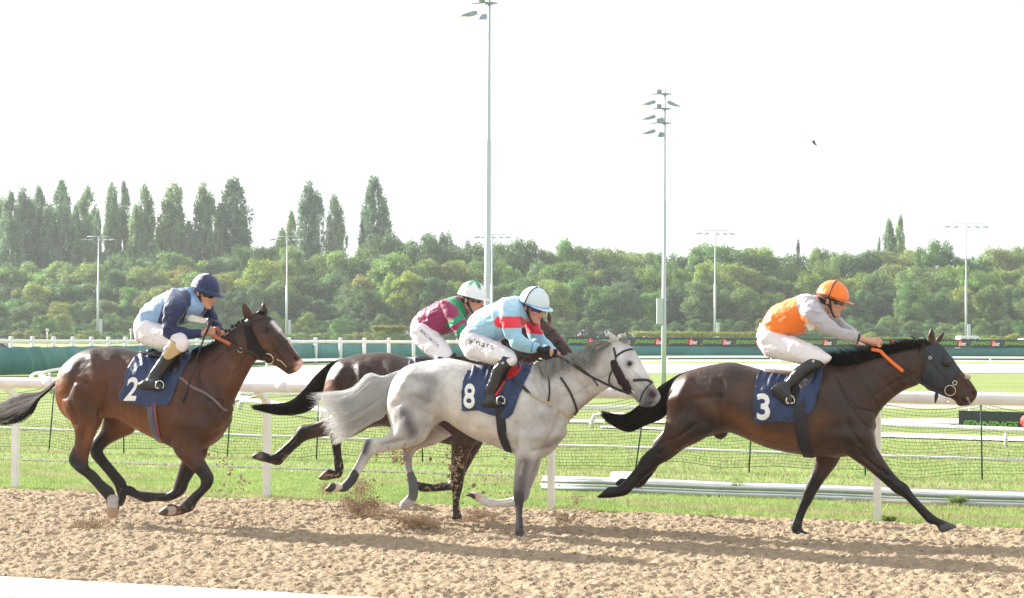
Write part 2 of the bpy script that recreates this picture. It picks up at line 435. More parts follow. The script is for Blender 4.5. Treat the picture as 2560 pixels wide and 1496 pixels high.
def addstrand(V, Fc, C, pts, wd, c):
    b = len(V); n = len(pts)
    for k, p in enumerate(pts):
        r = wd*(1-(k/(n-1))**2*.85)*.5*(min(1, .4+k))
        t = (pts[min(k+1, n-1)]-pts[max(k-1, 0)])
        s_ = t.cross(Vector((0, 1, 0))); s_ = s_.normalized() if s_.length > 1e-7 else Vector((0, 0, 1)); q = Vector((0, 1, 0))
        for a in (0, 2.1, 4.2): V.append(tuple(p+s_*math.cos(a)*r*1.4+q*math.sin(a)*r))
        C.append(c); C.append(c); C.append(c)
    for k in range(n-1):
        for a in range(3):
            i = b+k*3+a; j = b+k*3+(a+1) % 3; Fc.append((i, j, j+3, i+3))
def mane(name, fr, roots, ctrls, tips, n, mat, parent, colf, width=.004, seed=1, lat=.03, tiplat=-.07, jit=.03, base=None):
    rg = np.random.default_rng(seed); Rr = catmull(roots, 8); Cc = catmull(ctrls, 8); Tt = catmull(tips, 8)
    def ev(A, u): q = u*(len(A)-1); j = min(int(q), len(A)-2); return A[j]*(1-q+j)+A[j+1]*(q-j)
    V = []; Fc = []; C = []
    for i in range(n):
        u = rg.uniform(0, 1); a = ev(Rr, u); b = ev(Cc, np.clip(u+rg.normal(0, .03), 0, 1)); c = ev(Tt, np.clip(u+rg.normal(0, .05), 0, 1))
        l0 = rg.uniform(-lat, lat); tl = rg.uniform(tiplat-.03, tiplat+.08); s_ = rg.uniform(.65, 1.1)
        A = fr.U(*a, l0); B = fr.U(*b, (l0+tl)/2-.02)+Vector(rg.normal(0, jit*.5, 3)); D = fr.U(*c, tl)+Vector(rg.normal(0, jit, 3))
        D = A+(D-A)*s_; B = A+(B-A)*s_
        pts = [A*(1-t)**2+B*2*t*(1-t)+D*t*t for t in [k/8 for k in range(9)]]
        addstrand(V, Fc, C, pts, width*rg.uniform(.6, 1.3), colf(u, rg))
    return mk(name, V, Fc, mat, parent, np.array(C), off=base)
def fuzz(name, o_pts, r, mt, root, n, seed):
    pass
def ring(mb, fr, bvh, px, py, r, tr=.0035, off=.02):
    mb = MB()
    p, n = hit(fr, bvh, px, py, off); n = Vector((0, -1, 0)) if n.y > -.3 else n
    u = n.orthogonal().normalized(); v = n.cross(u)
    mb.tube([p+u*math.cos(a)*r+v*math.sin(a)*r for a in [2*math.pi*i/20 for i in range(21)]], tr, 6, False)
    for h_ in HORSES.values():
        if h_['fr'] is fr: mb.build('bit_ring', M['steel'], h_['root'])
HORSES = {}
def detail(D):
    S = []
    for k, l in enumerate(D['legs']):
        md = 'n' if k in (0, 2) else 'f'; f = .30; s = slice(6, 10) if k < 2 else slice(5, 9)
        S.append((md, [(q[0]*(1-f)+q[2]*f, q[1]*(1-f)+q[3]*f) for q in l[s]], 3.2, -.0028))
        S.append((md, [(q[0]*.55+q[2]*.45, q[1]*.55+q[3]*.45) for q in l[2:5]], 5, -.0035))
        S.append((md, [(q[0]*.2+q[2]*.8, q[1]*.2+q[3]*.8) for q in l[2:5]], 5, .003))
    T = D['trunk']
    for i in (5, 6, 7, 8):
        for u in (0, .5):
            a, b = T[i], T[i+1]; q = [a[j]*(1-u)+b[j]*u for j in range(4)]
            S.append(('s', [(q[0]*(1-f)+q[2]*f-4*math.sin(3*f), q[1]*(1-f)+q[3]*f) for f in (.45, .6, .75, .88)], 4.5, -.0018))
    H_ = D['head']; S.append(('s', [(q[0]*.42+q[2]*.58, q[1]*.42+q[3]*.58) for q in H_[3:6]], 3.5, .003)); S.append(('s', [(q[0]*.25+q[2]*.75, q[1]*.25+q[3]*.75) for q in H_[1:4]], 4, -.003))
    ex, ey = D['eye']; S += [('s', [(ex-7, ey+1), (ex-1, ey-8), (ex+8, ey-5)], 4, .006), ('s', [(ex-6, ey+6), (ex+3, ey+9)], 3, .003), ('s', [(ex+4, ey+14), (ex+12, ey+26)], 4, -.003)]
    N_ = D['neck']; S.append(('s', [(q[0]*.28+q[2]*.72, q[1]*.28+q[3]*.72) for q in N_[2:6]], 5, -.004)); S.append(('s', [(q[0]*.75+q[2]*.25, q[1]*.75+q[3]*.25) for q in N_[1:5]], 6, -.0025))
    return S
def build_horse(key, fr, D, coat, label, voxel=.0082):
    mb = MB()
    loft(mb, fr, D['trunk'], 28, 4, k=.12, pw=2.15)
    loft(mb, fr, D['neck'], 24, 4, k=.25)
    loft(mb, fr, D['head'], 24, 4, k=.15)
    for l in D['legs']: loft(mb, fr, l, 16, 4)
    for l in D.get('bumps', []): loft(mb, fr, l, 18, 4)
    for l in D['ears']: loft(mb, fr, l, 12, 4)
    me = remesh(mb, voxel, 8, 'horse_body')
    sculpt(fr, me, D['sculpt']+detail(D))
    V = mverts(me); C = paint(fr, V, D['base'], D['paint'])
    nn = D.get('dapple', 0)
    if nn:
        q = vnoise(V, 14, 3)*.55+vnoise(V, 30, 4)*.35+vnoise(V, 5, 8)*.4; C = C*(1+nn*q[:, None])
        sp = np.clip((vnoise(V, 55, 31)-.45)*5, 0, 1)*.09; C = C*(1-sp[:, None])
    if D.get('mud'):
        q = vnoise(V, 45, 9)*.5+vnoise(V, 90, 2)*.5; pxp = fr.px(V)
        mk_ = np.clip((q-.28)*14, 0, 1)*np.clip((pxp[:, 1]-D['mud'])/80, 0, 1)*.75
        C = C*(1-mk_[:, None])+np.array((.42, .28, .17))*mk_[:, None]
    setcol(me, np.clip(C, 0, 1))
    root = empty('horse', fr.o, -ANG); tag(root, label, 'horse')
    mesh_obj('horse_body', me, M[coat], root)
    bvh = bvh_of(me)
    # eyes
    mbe = MB()
    ex, ey = D['eye']; p, n = hit(fr, bvh, ex, ey, -.004)
    for sgn in (1, -1): 
        mbe.ell((p.x, p.y*sgn, p.z), (.025, .014, .020), nu=14, nv=8)
        mbe2 = mbe; o = mbe.build('eye', M['gloss'], root); mbe = MB()
    HORSES[key] = dict(root=root, fr=fr, bvh=bvh, me=me)
    return HORSES[key]
def headspace(c, tilt, yaw, s):
    """columns: forward, left, up; angles in degrees; tilt = nose down, yaw = towards the stands"""
    m = Matrix.Rotation(R(-yaw), 3, 'Z') @ Matrix.Rotation(R(tilt), 3, 'Y')
    return Matrix.Translation(c) @ (m*s).to_4x4() if False else Matrix.Translation(c) @ m.to_4x4() @ Matrix.Scale(s, 4)
def hand(mb, c, fwd, near=True, r=.0085, s=1.0, col=None):
    """a fist closed on the reins: palm, four curled fingers of unequal length, thumb on top"""
    f = Vector(fwd).normalized(); lat = Vector((0, -1, 0)) if near else Vector((0, 1, 0)); up = Vector((0, 0, 1))
    up = (up-f*up.dot(f)).normalized(); lat = f.cross(up)*(1 if f.cross(up).dot(lat) > 0 else -1)
    c = Vector(c); Mx = Matrix((f, lat, up)).transposed()
    mb.ell(c-f*.012*s, (.044*s, .019*s, .038*s), Mx, 14, 8, col)
    for i, (dz, ln) in enumerate(((.027, .95), (.009, 1.0), (-.009, .95), (-.026, .8))):
        k = c+f*.026*s+up*dz*s+lat*.008*s; ln *= s
        p = [k, k+f*.022*ln+lat*.004*s-up*.003*s, k+f*.036*ln-lat*.012*s-up*.006*s, k+f*.022*ln-lat*.030*s-up*.007*s, k-f*.004*ln-lat*.030*s-up*.005*s]
        mb.tube(p, [r*1.12*s, r*1.08*s, r*s, r*.95*s, r*.8*s], 8, True, col=col)
    t = c-f*.018*s+up*.030*s-lat*.004*s
    mb.tube([t, t+f*.022*s+up*.012*s, t+f*.046*s+up*.010*s-lat*.004*s, t+f*.062*s+up*.001*s-lat*.010*s], [r*1.35*s, r*1.25*s, r*1.1*s, r*.85*s], 8, True, col=col)
SK = (.62, .33, .24)
def build_person(key, fr, D, label):
    s = D.get('hs', 1.1); c = fr.U(*D['head'], 0); H = headspace(c, D['tilt'], D.get('yaw', 0), s); Hr = H.to_3x3()
    bx = fr.U(*D['base'], 0); base = Vector((bx.x, 0, bx.z))
    root = empty('person', fr.m @ base, -ANG); tag(root, label, 'person')
    mirror = lambda L_: [tuple(list(q[:5])+[-q[5]]) for q in L_]
    # --- continuous body
    b = MB()
    def he(cc, r_, col=None): b.ell(H @ Vector(cc), tuple(r_), Matrix.Identity(3) if False else (Hr), 16, 10, col)
    he((-.01, 0, .03), (.098, .078, .10))
    prof = [(.05, .018, .084, .070), (.0, .024, .078, .068), (-.03, .028, .074, .063), (-.06, .034, .066, .056), (-.085, .045, .052, .047), (-.105, .058, .034, .034), (-.118, .064, .02, .022)]
    V = []; Fc = []
    for z, cx, rx, ry in prof:
        for i in range(20):
            a = 2*math.pi*i/20; V.append(H @ Vector((cx+rx*math.cos(a), ry*math.sin(a), z)))
    for j in range(len(prof)-1):
        for i in range(20): Fc.append((j*20+i, j*20+(i+1) % 20, (j+1)*20+(i+1) % 20, (j+1)*20+i))
    Fc.append(tuple(range(19, -1, -1))); Fc.append(tuple(range(len(V)-20, len(V)))); b.add(V, Fc)
    b.tube([H @ Vector(q) for q in ((.092, 0, .028), (.104, 0, .008), (.118, 0, -.014), (.124, 0, -.026), (.108, 0, -.033))], [.009*s, .010*s, .013*s, .014*s, .008*s], 10)
    he((.103, .012, -.029), (.012, .008, .008)); he((.103, -.012, -.029), (.012, .008, .008))
    he((.094, 0, -.054), (.013, .024, .0075)); he((.092, 0, -.068), (.012, .021, .008)); he((.086, 0, -.100), (.020, .022, .017))
    he((.090, 0, .033), (.016, .05, .012))
    for sg in (1, -1):
        he((-.012, .074*sg, -.008), (.019, .010, .032)); he((.064, .042*sg, -.02), (.028, .024, .020))
    loft(b, fr, D['neckl'], 14, 3, scale=1)
    sh = dict(seg=14, sub=3, scale=.78, cap=.05)
    loft(b, fr, D['torso'], 16, 3, scale=.80)
    loft(b, fr, D['armn'], **sh); loft(b, fr, D.get('armf') or mirror(D['armn']), **sh)
    loft(b, fr, D['pelvis'], 16, 3, scale=.86)
    for L_ in (D['thigh'], D['shin'], D['foot']):
        loft(b, fr, L_, **sh); loft(b, fr, mirror(L_), **sh)
    hn = fr.U(*D['handn'][:2], D['handn'][2]); hf = fr.U(*D['handf'][:2], D['handf'][2]); a_ = R(D.get('handang', 10))
    fw = Vector((math.cos(a_), 0, -math.sin(a_)))
    wn = fr.U((D['armn'][-1][0]+D['armn'][-1][2])/2, (D['armn'][-1][1]+D['armn'][-1][3])/2, D['armn'][-1][5])
    b.tube([wn, wn.lerp(hn, .5), hn], [.030, .027, .03], 10)
    af = (D.get('armf') or mirror(D['armn']))[-1]; wf = fr.U((af[0]+af[2])/2, (af[1]+af[3])/2, af[5]); b.tube([wf, wf.lerp(hf, .5), hf], [.030, .027, .03], 10)
    hand(b, hn, fw, True); hand(b, hf, fw, False)
    me = remesh(b, .0062, 1, 'body')
    V = mverts(me); C = np.tile(np.array(D.get('skin', SK), float), (len(V), 1))
    Hi = np.array(H.inverted()); Q = V @ Hi[:3, :3].T+Hi[:3, 3]
    lip = np.exp(-(((Q[:, 0]-.1)/.02)**2+((Q[:, 2]+.061)/.010)**2+(Q[:, 1]/.022)**2)); C = C*(1-.7*lip[:, None])+np.array((.5, .14, .12))*.7*lip[:, None]
    slot = np.exp(-(((Q[:, 0]-.108)/.02)**2+((Q[:, 2]+.0615)/.003)**2+(Q[:, 1]/.02)**2)); C *= (1-.7*slot[:, None])
    chk = np.exp(-(((Q[:, 0]-.07)/.03)**2+((Q[:, 2]+.03)/.025)**2)); C = C*(1-.35*chk[:, None])+np.array((.6, .22, .17))*.35*chk[:, None]
    hair = (Q[:, 0] < .0)*(Q[:, 2] > -.045)*(np.abs(Q[:, 1]) < .074)*(Q[:, 0] > -.14)*(Q[:, 2] < .2); C = np.where((hair > 0)[:, None], np.array((.05, .03, .02)), C)
    if D.get('glove'):
        for h_ in (hn, hf):
            g = np.linalg.norm(V-np.array(h_), axis=1); tipx = (V[:, 0]-h_.x); mk_ = (g < .10)*(tipx < .040); C = np.where(mk_[:, None] > 0, np.array((.015, .014, .016)), C)
    setcol(me, C); o = mesh_obj('body', me, M['skin'], root); o.location = -base
    def part(name, mbx, mt, vox=.0085, sm=2, pnt=None, basec=(.8, .8, .8), puff=0.0, seed=0):
        m2 = remesh(mbx, vox, sm, name); V = mverts(m2); Nn = mnorm(m2)
        if puff:
            n = vnoise(V*np.array((1, 1, 1.6)), 8, seed)*.5+(.5-np.abs(vnoise(V*np.array((1., .6, 1.3))+vnoise(V, 5, seed+7)[:, None]*.06, 11, seed+1))*1.6)*.7+(.5-np.abs(vnoise(V, 22, seed+3))*1.6)*.25
            V = V+Nn*((n+.25)*puff)[:, None]; m2.vertices.foreach_set('co', V.ravel()); m2.update()
        if callable(pnt): C = pnt(V, fr.px(V))
        else: C = paint(fr, V, basec, pnt or [])
        setcol(m2, C); o = mesh_obj(name, m2, M[mt], root); o.location = -base; return o, m2
    # --- clothing
    t = MB(); loft(t, fr, D['torso'], 20, 3); loft(t, fr, D['armn'], 16, 4, cap=.4); loft(t, fr, D.get('armf') or mirror(D['armn']), 16, 4, cap=.4)
    part('silk_jacket', t, 'silk', pnt=D['jacket'], basec=D['jcol'], puff=.017, seed=3)
    t = MB(); loft(t, fr, D['pelvis'], 20, 3); loft(t, fr, D['thigh'], 18, 4); loft(t, fr, mirror(D['thigh']), 18, 4)
    _, mbre = part('breeches', t, 'breech', pnt=D.get('bpaint', []), basec=(.80, .76, .78), puff=.011, seed=8)
    for mm in (lambda q: q, mirror):
        t = MB(); loft(t, fr, mm(D['shin']), 16, 4, cap=.1); loft(t, fr, mm(D['foot']), 14, 4)
        part('boot', t, 'boot', vox=.0075, sm=1, pnt=D.get('boot', []), basec=(.012, .011, .012), puff=.005, seed=5)
    # --- helmet
    h = MB(); hc = D['hcolor']
    nu, nv = 40, 14; V = []; Cc = []
    def hpos(a, ph, g=0): return H @ Vector((-.004+(.134+g)*math.cos(ph)*math.cos(a), (.112+g)*math.cos(ph)*math.sin(a), .036+(.132+g)*math.sin(ph)))
    for j in range(nv+1):
        ph = -0.10+(math.pi/2+.10)*j/nv
        for i in range(nu): a = 2*math.pi*i/nu; V.append(hpos(a, ph)); Cc.append(hc(a, ph))
    Fc = [(j*nu+i, j*nu+(i+1) % nu, (j+1)*nu+(i+1) % nu, (j+1)*nu+i) for j in range(nv) for i in range(nu)]; Fc.append(tuple(range(nu-1, -1, -1)))
    h.v = V; h.f = Fc; h.c = Cc
    ho = h.build('helmet', M['silk'], root, off=base)
    pk = MB(); V = []; n = 24
    for lay in (0, 1):
        for i in range(n+1):
            a = -1.25+2.5*i/n; e = math.cos(a/1.25*math.pi/2)**.7
            for q in (0, 1):
                rr = q*.056*e; V.append(H @ Vector((-.004+(.131+rr)*math.cos(a), (.110+rr*.8)*math.sin(a), .033-rr*.12-lay*.005+q*.0)))
    Fc = []
    for i in range(n): a = i*2; Fc.append((a, a+1, a+3, a+2)); b_ = a+2*(n+1); Fc.append((b_, b_+2, b_+3, b_+1)); Fc.append((a+1, b_+1, b_+3, a+3)); Fc.append((a, a+2, b_+2, b_))
    mk('peak', V, Fc, M['vc'], ho, np.tile(D['peak'], (len(V), 1)), off=base)
    bt = MB(); bt.ell(H @ Vector((-.004, 0, .170)), (.012, .012, .007), Hr, 10, 6); bt.c = [D['button']]*len(bt.v); bt.build('cap_button', M['vc'], ho, off=base)
    # band round the cap, chin strap, goggles
    bd = MB(); pts = [hpos(2*math.pi*i/40, -.03, .003) for i in range(41)]
    bd.tube(pts, .0055, 6, False); bd.c = [D['band']]*len(bd.v); bd.build('cap_band', M['vc'], ho, off=base)
    if D.get('overstrap'):
        bd = MB(); bd.tube([hpos(math.pi/2*sg, ph, .004) for sg, ph in [(-1, -.1), (-1, .2), (-1, .5), (-1, .8), (-1, 1.1), (-1, 1.4), (1, 1.4), (1, 1.1), (1, .8), (1, .5), (1, .2), (1, -.1)]], .006, 6)
        bd.c = [D['overstrap']]*len(bd.v); bd.build('goggle_strap', M['vc'], ho, off=base)
    st = MB()
    for sg in (1, -1):
        st.tube([H @ Vector(q) for q in ((.0, .088*sg, .04), (.012, .080*sg, -.01), (.03, .067*sg, -.06), (.05, .045*sg, -.10), (.066, .018*sg, -.122), (.068, 0, -.124))], .007*s, 6)
        st.tube([H @ Vector(q) for q in ((-.04, .084*sg, .04), (-.03, .080*sg, -.01), (.03, .067*sg, -.062))], .006*s, 6)
    st.build('chin_strap', M['leather'], root, off=base)
    gg = MB(); V = []; Fc = []; n = 20
    for lay in (0, 1):
        for j in range(6):
            z = .030-.046*j/5; 
            for i in range(n+1):
                a = -1.25+2.5*i/n; bulge = math.sin(math.pi*j/5)*.006
                nose = .010*math.exp(-(a/.22)**2)*(j/5)
                zz = z+nose*1.6; V.append(H @ Vector((.016+(.090-.010*lay+bulge)*math.cos(a), (.079-.010*lay+bulge)*math.sin(a), zz)))
    for j in range(5):
        for i in range(n): a = j*(n+1)+i; Fc.append((a, a+1, a+n+2, a+n+1)); b_ = a+6*(n+1); Fc.append((b_, b_+n+1, b_+n+2, b_+1))
    for i in range(n): Fc.append((i, i+6*(n+1), i+1+6*(n+1), i+1)); q = 5*(n+1)+i; Fc.append((q, q+1, q+1+6*(n+1), q+6*(n+1)))
    gcol = np.array([D['goggle'](i % (n+1)/n, (i//(n+1)) % 6) for i in range(len(V))])
    go = mk('goggles', V, Fc, M['vcg'], root, gcol, off=base)
    gs = MB()
    for sg in (1, -1): gs.tube([H @ Vector(q) for q in ((.045, .083*sg, .010), (.0, .090*sg, .016), (-.05, .083*sg, .022), (-.105, .03*sg, .028))], .009*s, 6)
    gs.build('goggle_band', M['leather'], go, off=base)
    for q in D.get('cards', []):
        P = [fr.U(x, y, l) for x, y, l in q]; e = Vector((0, .004, 0)); n_ = len(P)
        mk('paper_card', [tuple(p) for p in P]+[tuple(p+e) for p in P], [tuple(range(n_)), tuple(range(2*n_-1, n_-1, -1))]+[(i, (i+1) % n_, (i+1) % n_+n_, i+n_) for i in range(n_)], M['num'], root, smooth=False, off=base)
    for nm_, txt, quad, colr in D.get('marks', []):
        mt = M[colr]
        patch(nm_, fr, bvh_of(mbre), text_bm(txt, quad, bold=.012), .004, .0015, mt, root, base=base)
    return dict(root=root, base=base, hn=hn, hf=hf, H=H)
# ------------------------------------------------------------ the four horses (outline points are where the photo shows them; each is built on its own plane)
BAY = (.085, .028, .012); BLK = (.0065, .005, .005); DBAY = (.046, .020, .011)
fr2 = Fr(330, 1306, 0); fr8 = Fr(1300, 1337, -.13); fr4 = Fr(1140, 1297, .0); fr3 = Fr(2005, 1337, .14)
H2 = dict(
 trunk=[(146,962,152,1005,.08),(157,921,166,1040,.16),(182,895,195,1058,.22),(213,876,226,1056,.25),(250,868,262,1046,.262),(295,868,300,1050,.27),(345,877,338,1070,.285),(395,888,372,1088,.30),(435,890,412,1108,.30),(478,882,452,1126,.27),(512,900,492,1128,.25),(545,935,520,1118,.21),(566,975,545,1098,.15),(578,1005,562,1068,.09)],
 neck=[(470,888,545,1085,.17),(500,874,578,1018,.145),(535,856,600,972,.11),(570,833,618,938,.088),(598,812,632,912,.078),(622,792,648,893,.078),(645,778,652,868,.07)],
 head=[(640,779,612,838,.07),(660,784,622,872,.088),(683,797,636,893,.098),(702,820,655,903,.090),(717,842,674,910,.068),(731,864,692,918,.055),(744,884,707,928,.050),(753,896,722,937,.047),(759,906,741,930,.034)],
 ears=[[(610,798,634,793,.022,-.055),(605,778,624,770,.020,-.068),(606,762,612,757,.008,-.075)],[(655,782,671,784,.022,.055),(652,768,668,770,.018,.065),(656,757,661,757,.007,.07)]],
 legs=[
  [(146,975,258,960,.10,-.12),(150,1000,262,1000,.115,-.13),(160,1030,262,1028,.105,-.135),(178,1058,256,1056,.085,-.14),(187,1085,240,1085,.062,-.14),(184,1112,229,1117,.048,-.14),(172,1140,222,1145,.044,-.14),(173,1158,222,1164,.043,-.14),(190,1178,228,1172,None,-.14),(212,1194,240,1180,.026,-.14),(234,1216,260,1203,.026,-.14),(251,1236,282,1220,.034,-.14),(262,1248,290,1239,.030,-.14),(266,1262,298,1262,.040,-.14),(262,1277,299,1274,.052,-.14),(270,1294,294,1293,.048,-.14)],
  [(290,985,350,1040,.09,.12),(262,1040,335,1082,.09,.13),(252,1070,306,1096,.065,.14),(236,1094,275,1112,.05,.14),(224,1116,258,1128,.044,.14),(228,1142,264,1140,.04,.14),(246,1164,276,1156,.027,.14),(268,1190,296,1180,.027,.14),(284,1212,315,1204,.034,.14),(290,1228,315,1224,.03,.14),(294,1244,316,1240,.035,.14),(293,1258,314,1250,.045,.14),(297,1268,306,1264,.045,.14)],
  [(440,1000,560,1000,.08,-.12),(432,1050,540,1060,.09,-.13),(428,1105,506,1100,.085,-.135),(440,1138,506,1132,.066,-.14),(462,1160,514,1153,.052,-.14),(484,1180,527,1175,.044,-.14),(500,1198,535,1194,.042,-.14),(499,1216,530,1216,.036,-.14),(480,1234,512,1236,.027,-.14),(460,1254,494,1256,.027,-.14),(447,1266,482,1278,.034,-.14),(438,1262,440,1290,.027,-.14),(424,1260,424,1292,.042,-.14),(408,1270,410,1290,.045,-.14),(397,1280,398,1287,.03,-.14)],
  [(470,1090,530,1100,.08,.12),(456,1138,512,1148,.065,.13),(446,1172,494,1174,.052,.14),(436,1206,474,1206,.044,.14),(428,1226,460,1236,.042,.14),(408,1230,424,1254,.034,.14),(386,1231,388,1254,.026,.14),(362,1229,362,1257,.033,.14),(344,1226,336,1246,.026,.14),(330,1216,326,1241,.038,.14),(312,1214,312,1238,.045,.14),(301,1224,303,1234,.03,.14)]],
 bumps=[[(240,1000,290,1040,.05,.0),(262,1010,300,1050,.04,0),(280,1030,310,1055,.03,0)]],
 eye=(664,827), base=BAY, mud=1235,
 sculpt=[('s',[(262,960),(258,1000),(250,1040)],8,-.012),('s',[(172,935),(190,900),(230,880)],14,.006),('s',[(160,990),(186,950),(215,960)],10,-.012),('s',[(200,960),(190,1010)],22,.014),('s',[(182,1010),(190,1060)],8,-.010),('s',[(232,900),(240,950)],20,.010),('s',[(300,900),(330,960)],22,-.006),
  ('s',[(480,920),(520,990),(548,1030)],9,-.008),('s',[(455,960),(452,1040)],24,.012),('s',[(440,1060),(500,1060),(520,1085)],24,.014),('s',[(520,1010),(548,1060)],16,.012),('s',[(500,1100),(540,1080)],7,-.010),('s',[(560,870),(600,940)],10,-.006),('s',[(590,850),(620,900)],10,.006),
  ('s',[(650,850),(655,880)],15,.008),('s',[(672,860),(700,895)],9,-.007),('s',[(690,840),(735,885)],5,.006),('s',[(664,818),(672,822)],6,.008),('s',[(738,897),(744,899)],5,-.014),('s',[(744,914),(722,926)],3,-.009),('n',[(180,1100),(190,1140)],5,-.006),('s',[(460,1130),(500,1170)],7,.006)],
 paint=[('s',[(150,955),(156,1030),(180,1070)],16,(.26,.085,.022,.85)),('s',[(300,1055),(380,1080)],30,(.20,.075,.028,.8)),('s',[(180,925),(240,876),(345,884)],26,(.030,.014,.010,.85)),('s',[(200,985),(225,1030)],22,(.05,.020,.012,.6)),('s',[(460,900),(560,850),(640,790)],34,(.028,.013,.009,.8)),('s',[(480,1080),(540,1030),(500,980)],46,(.036,.017,.012,.75)),('s',[(660,800),(720,870)],30,(.035,.017,.012,.8)),('s',[(262,1040),(300,1030),(345,1060)],20,(.17,.062,.024,.6)),('n',[(225,1075),(215,1110)],13,(.17,.06,.022,.7)),('s',[(590,900),(570,960)],9,(.12,.045,.02,.6)),  # first stroke paints the backlit orange rim into the rear coat colour
  ('n',[(174,1150),(215,1185),(268,1235)],30,(*BLK,1)),('n',[(235,1135),(245,1170),(300,1215),(300,1260)],1,(*BLK,1)),('f',[(246,1100),(240,1130),(300,1215),(305,1260)],30,(*BLK,1)),('n',[(505,1180),(518,1205),(470,1265)],26,(*BLK,1)),('f',[(470,1180),(450,1235),(350,1240),(305,1228)],30,(*BLK,1)),
  ('n',[(281,1250),(283,1264)],-13,(.46,.42,.39,1)),('n',[(283,1287)],-19,(.40,.28,.19,1)),('n',[(430,1277),(424,1278)],-11,(.40,.32,.26,1)),('n',[(400,1287),(411,1279)],-10,(.07,.05,.04,1)),
  ('s',[(682,806),(700,826)],6.5,(.75,.70,.68,1)),('s',[(702,830),(720,850),(748,888)],3.5,(.6,.5,.48,.9)),('s',[(752,908),(745,922)],12,(.70,.42,.36,1)),('s',[(741,897)],7,(.02,.01,.01,1)),('s',[(742,898)],3,(.25,.05,.04,.8)),('s',[(700,905),(725,925)],10,(.04,.025,.02,.7)),('s',[(664,828)],9,(.02,.012,.01,.8))],
)
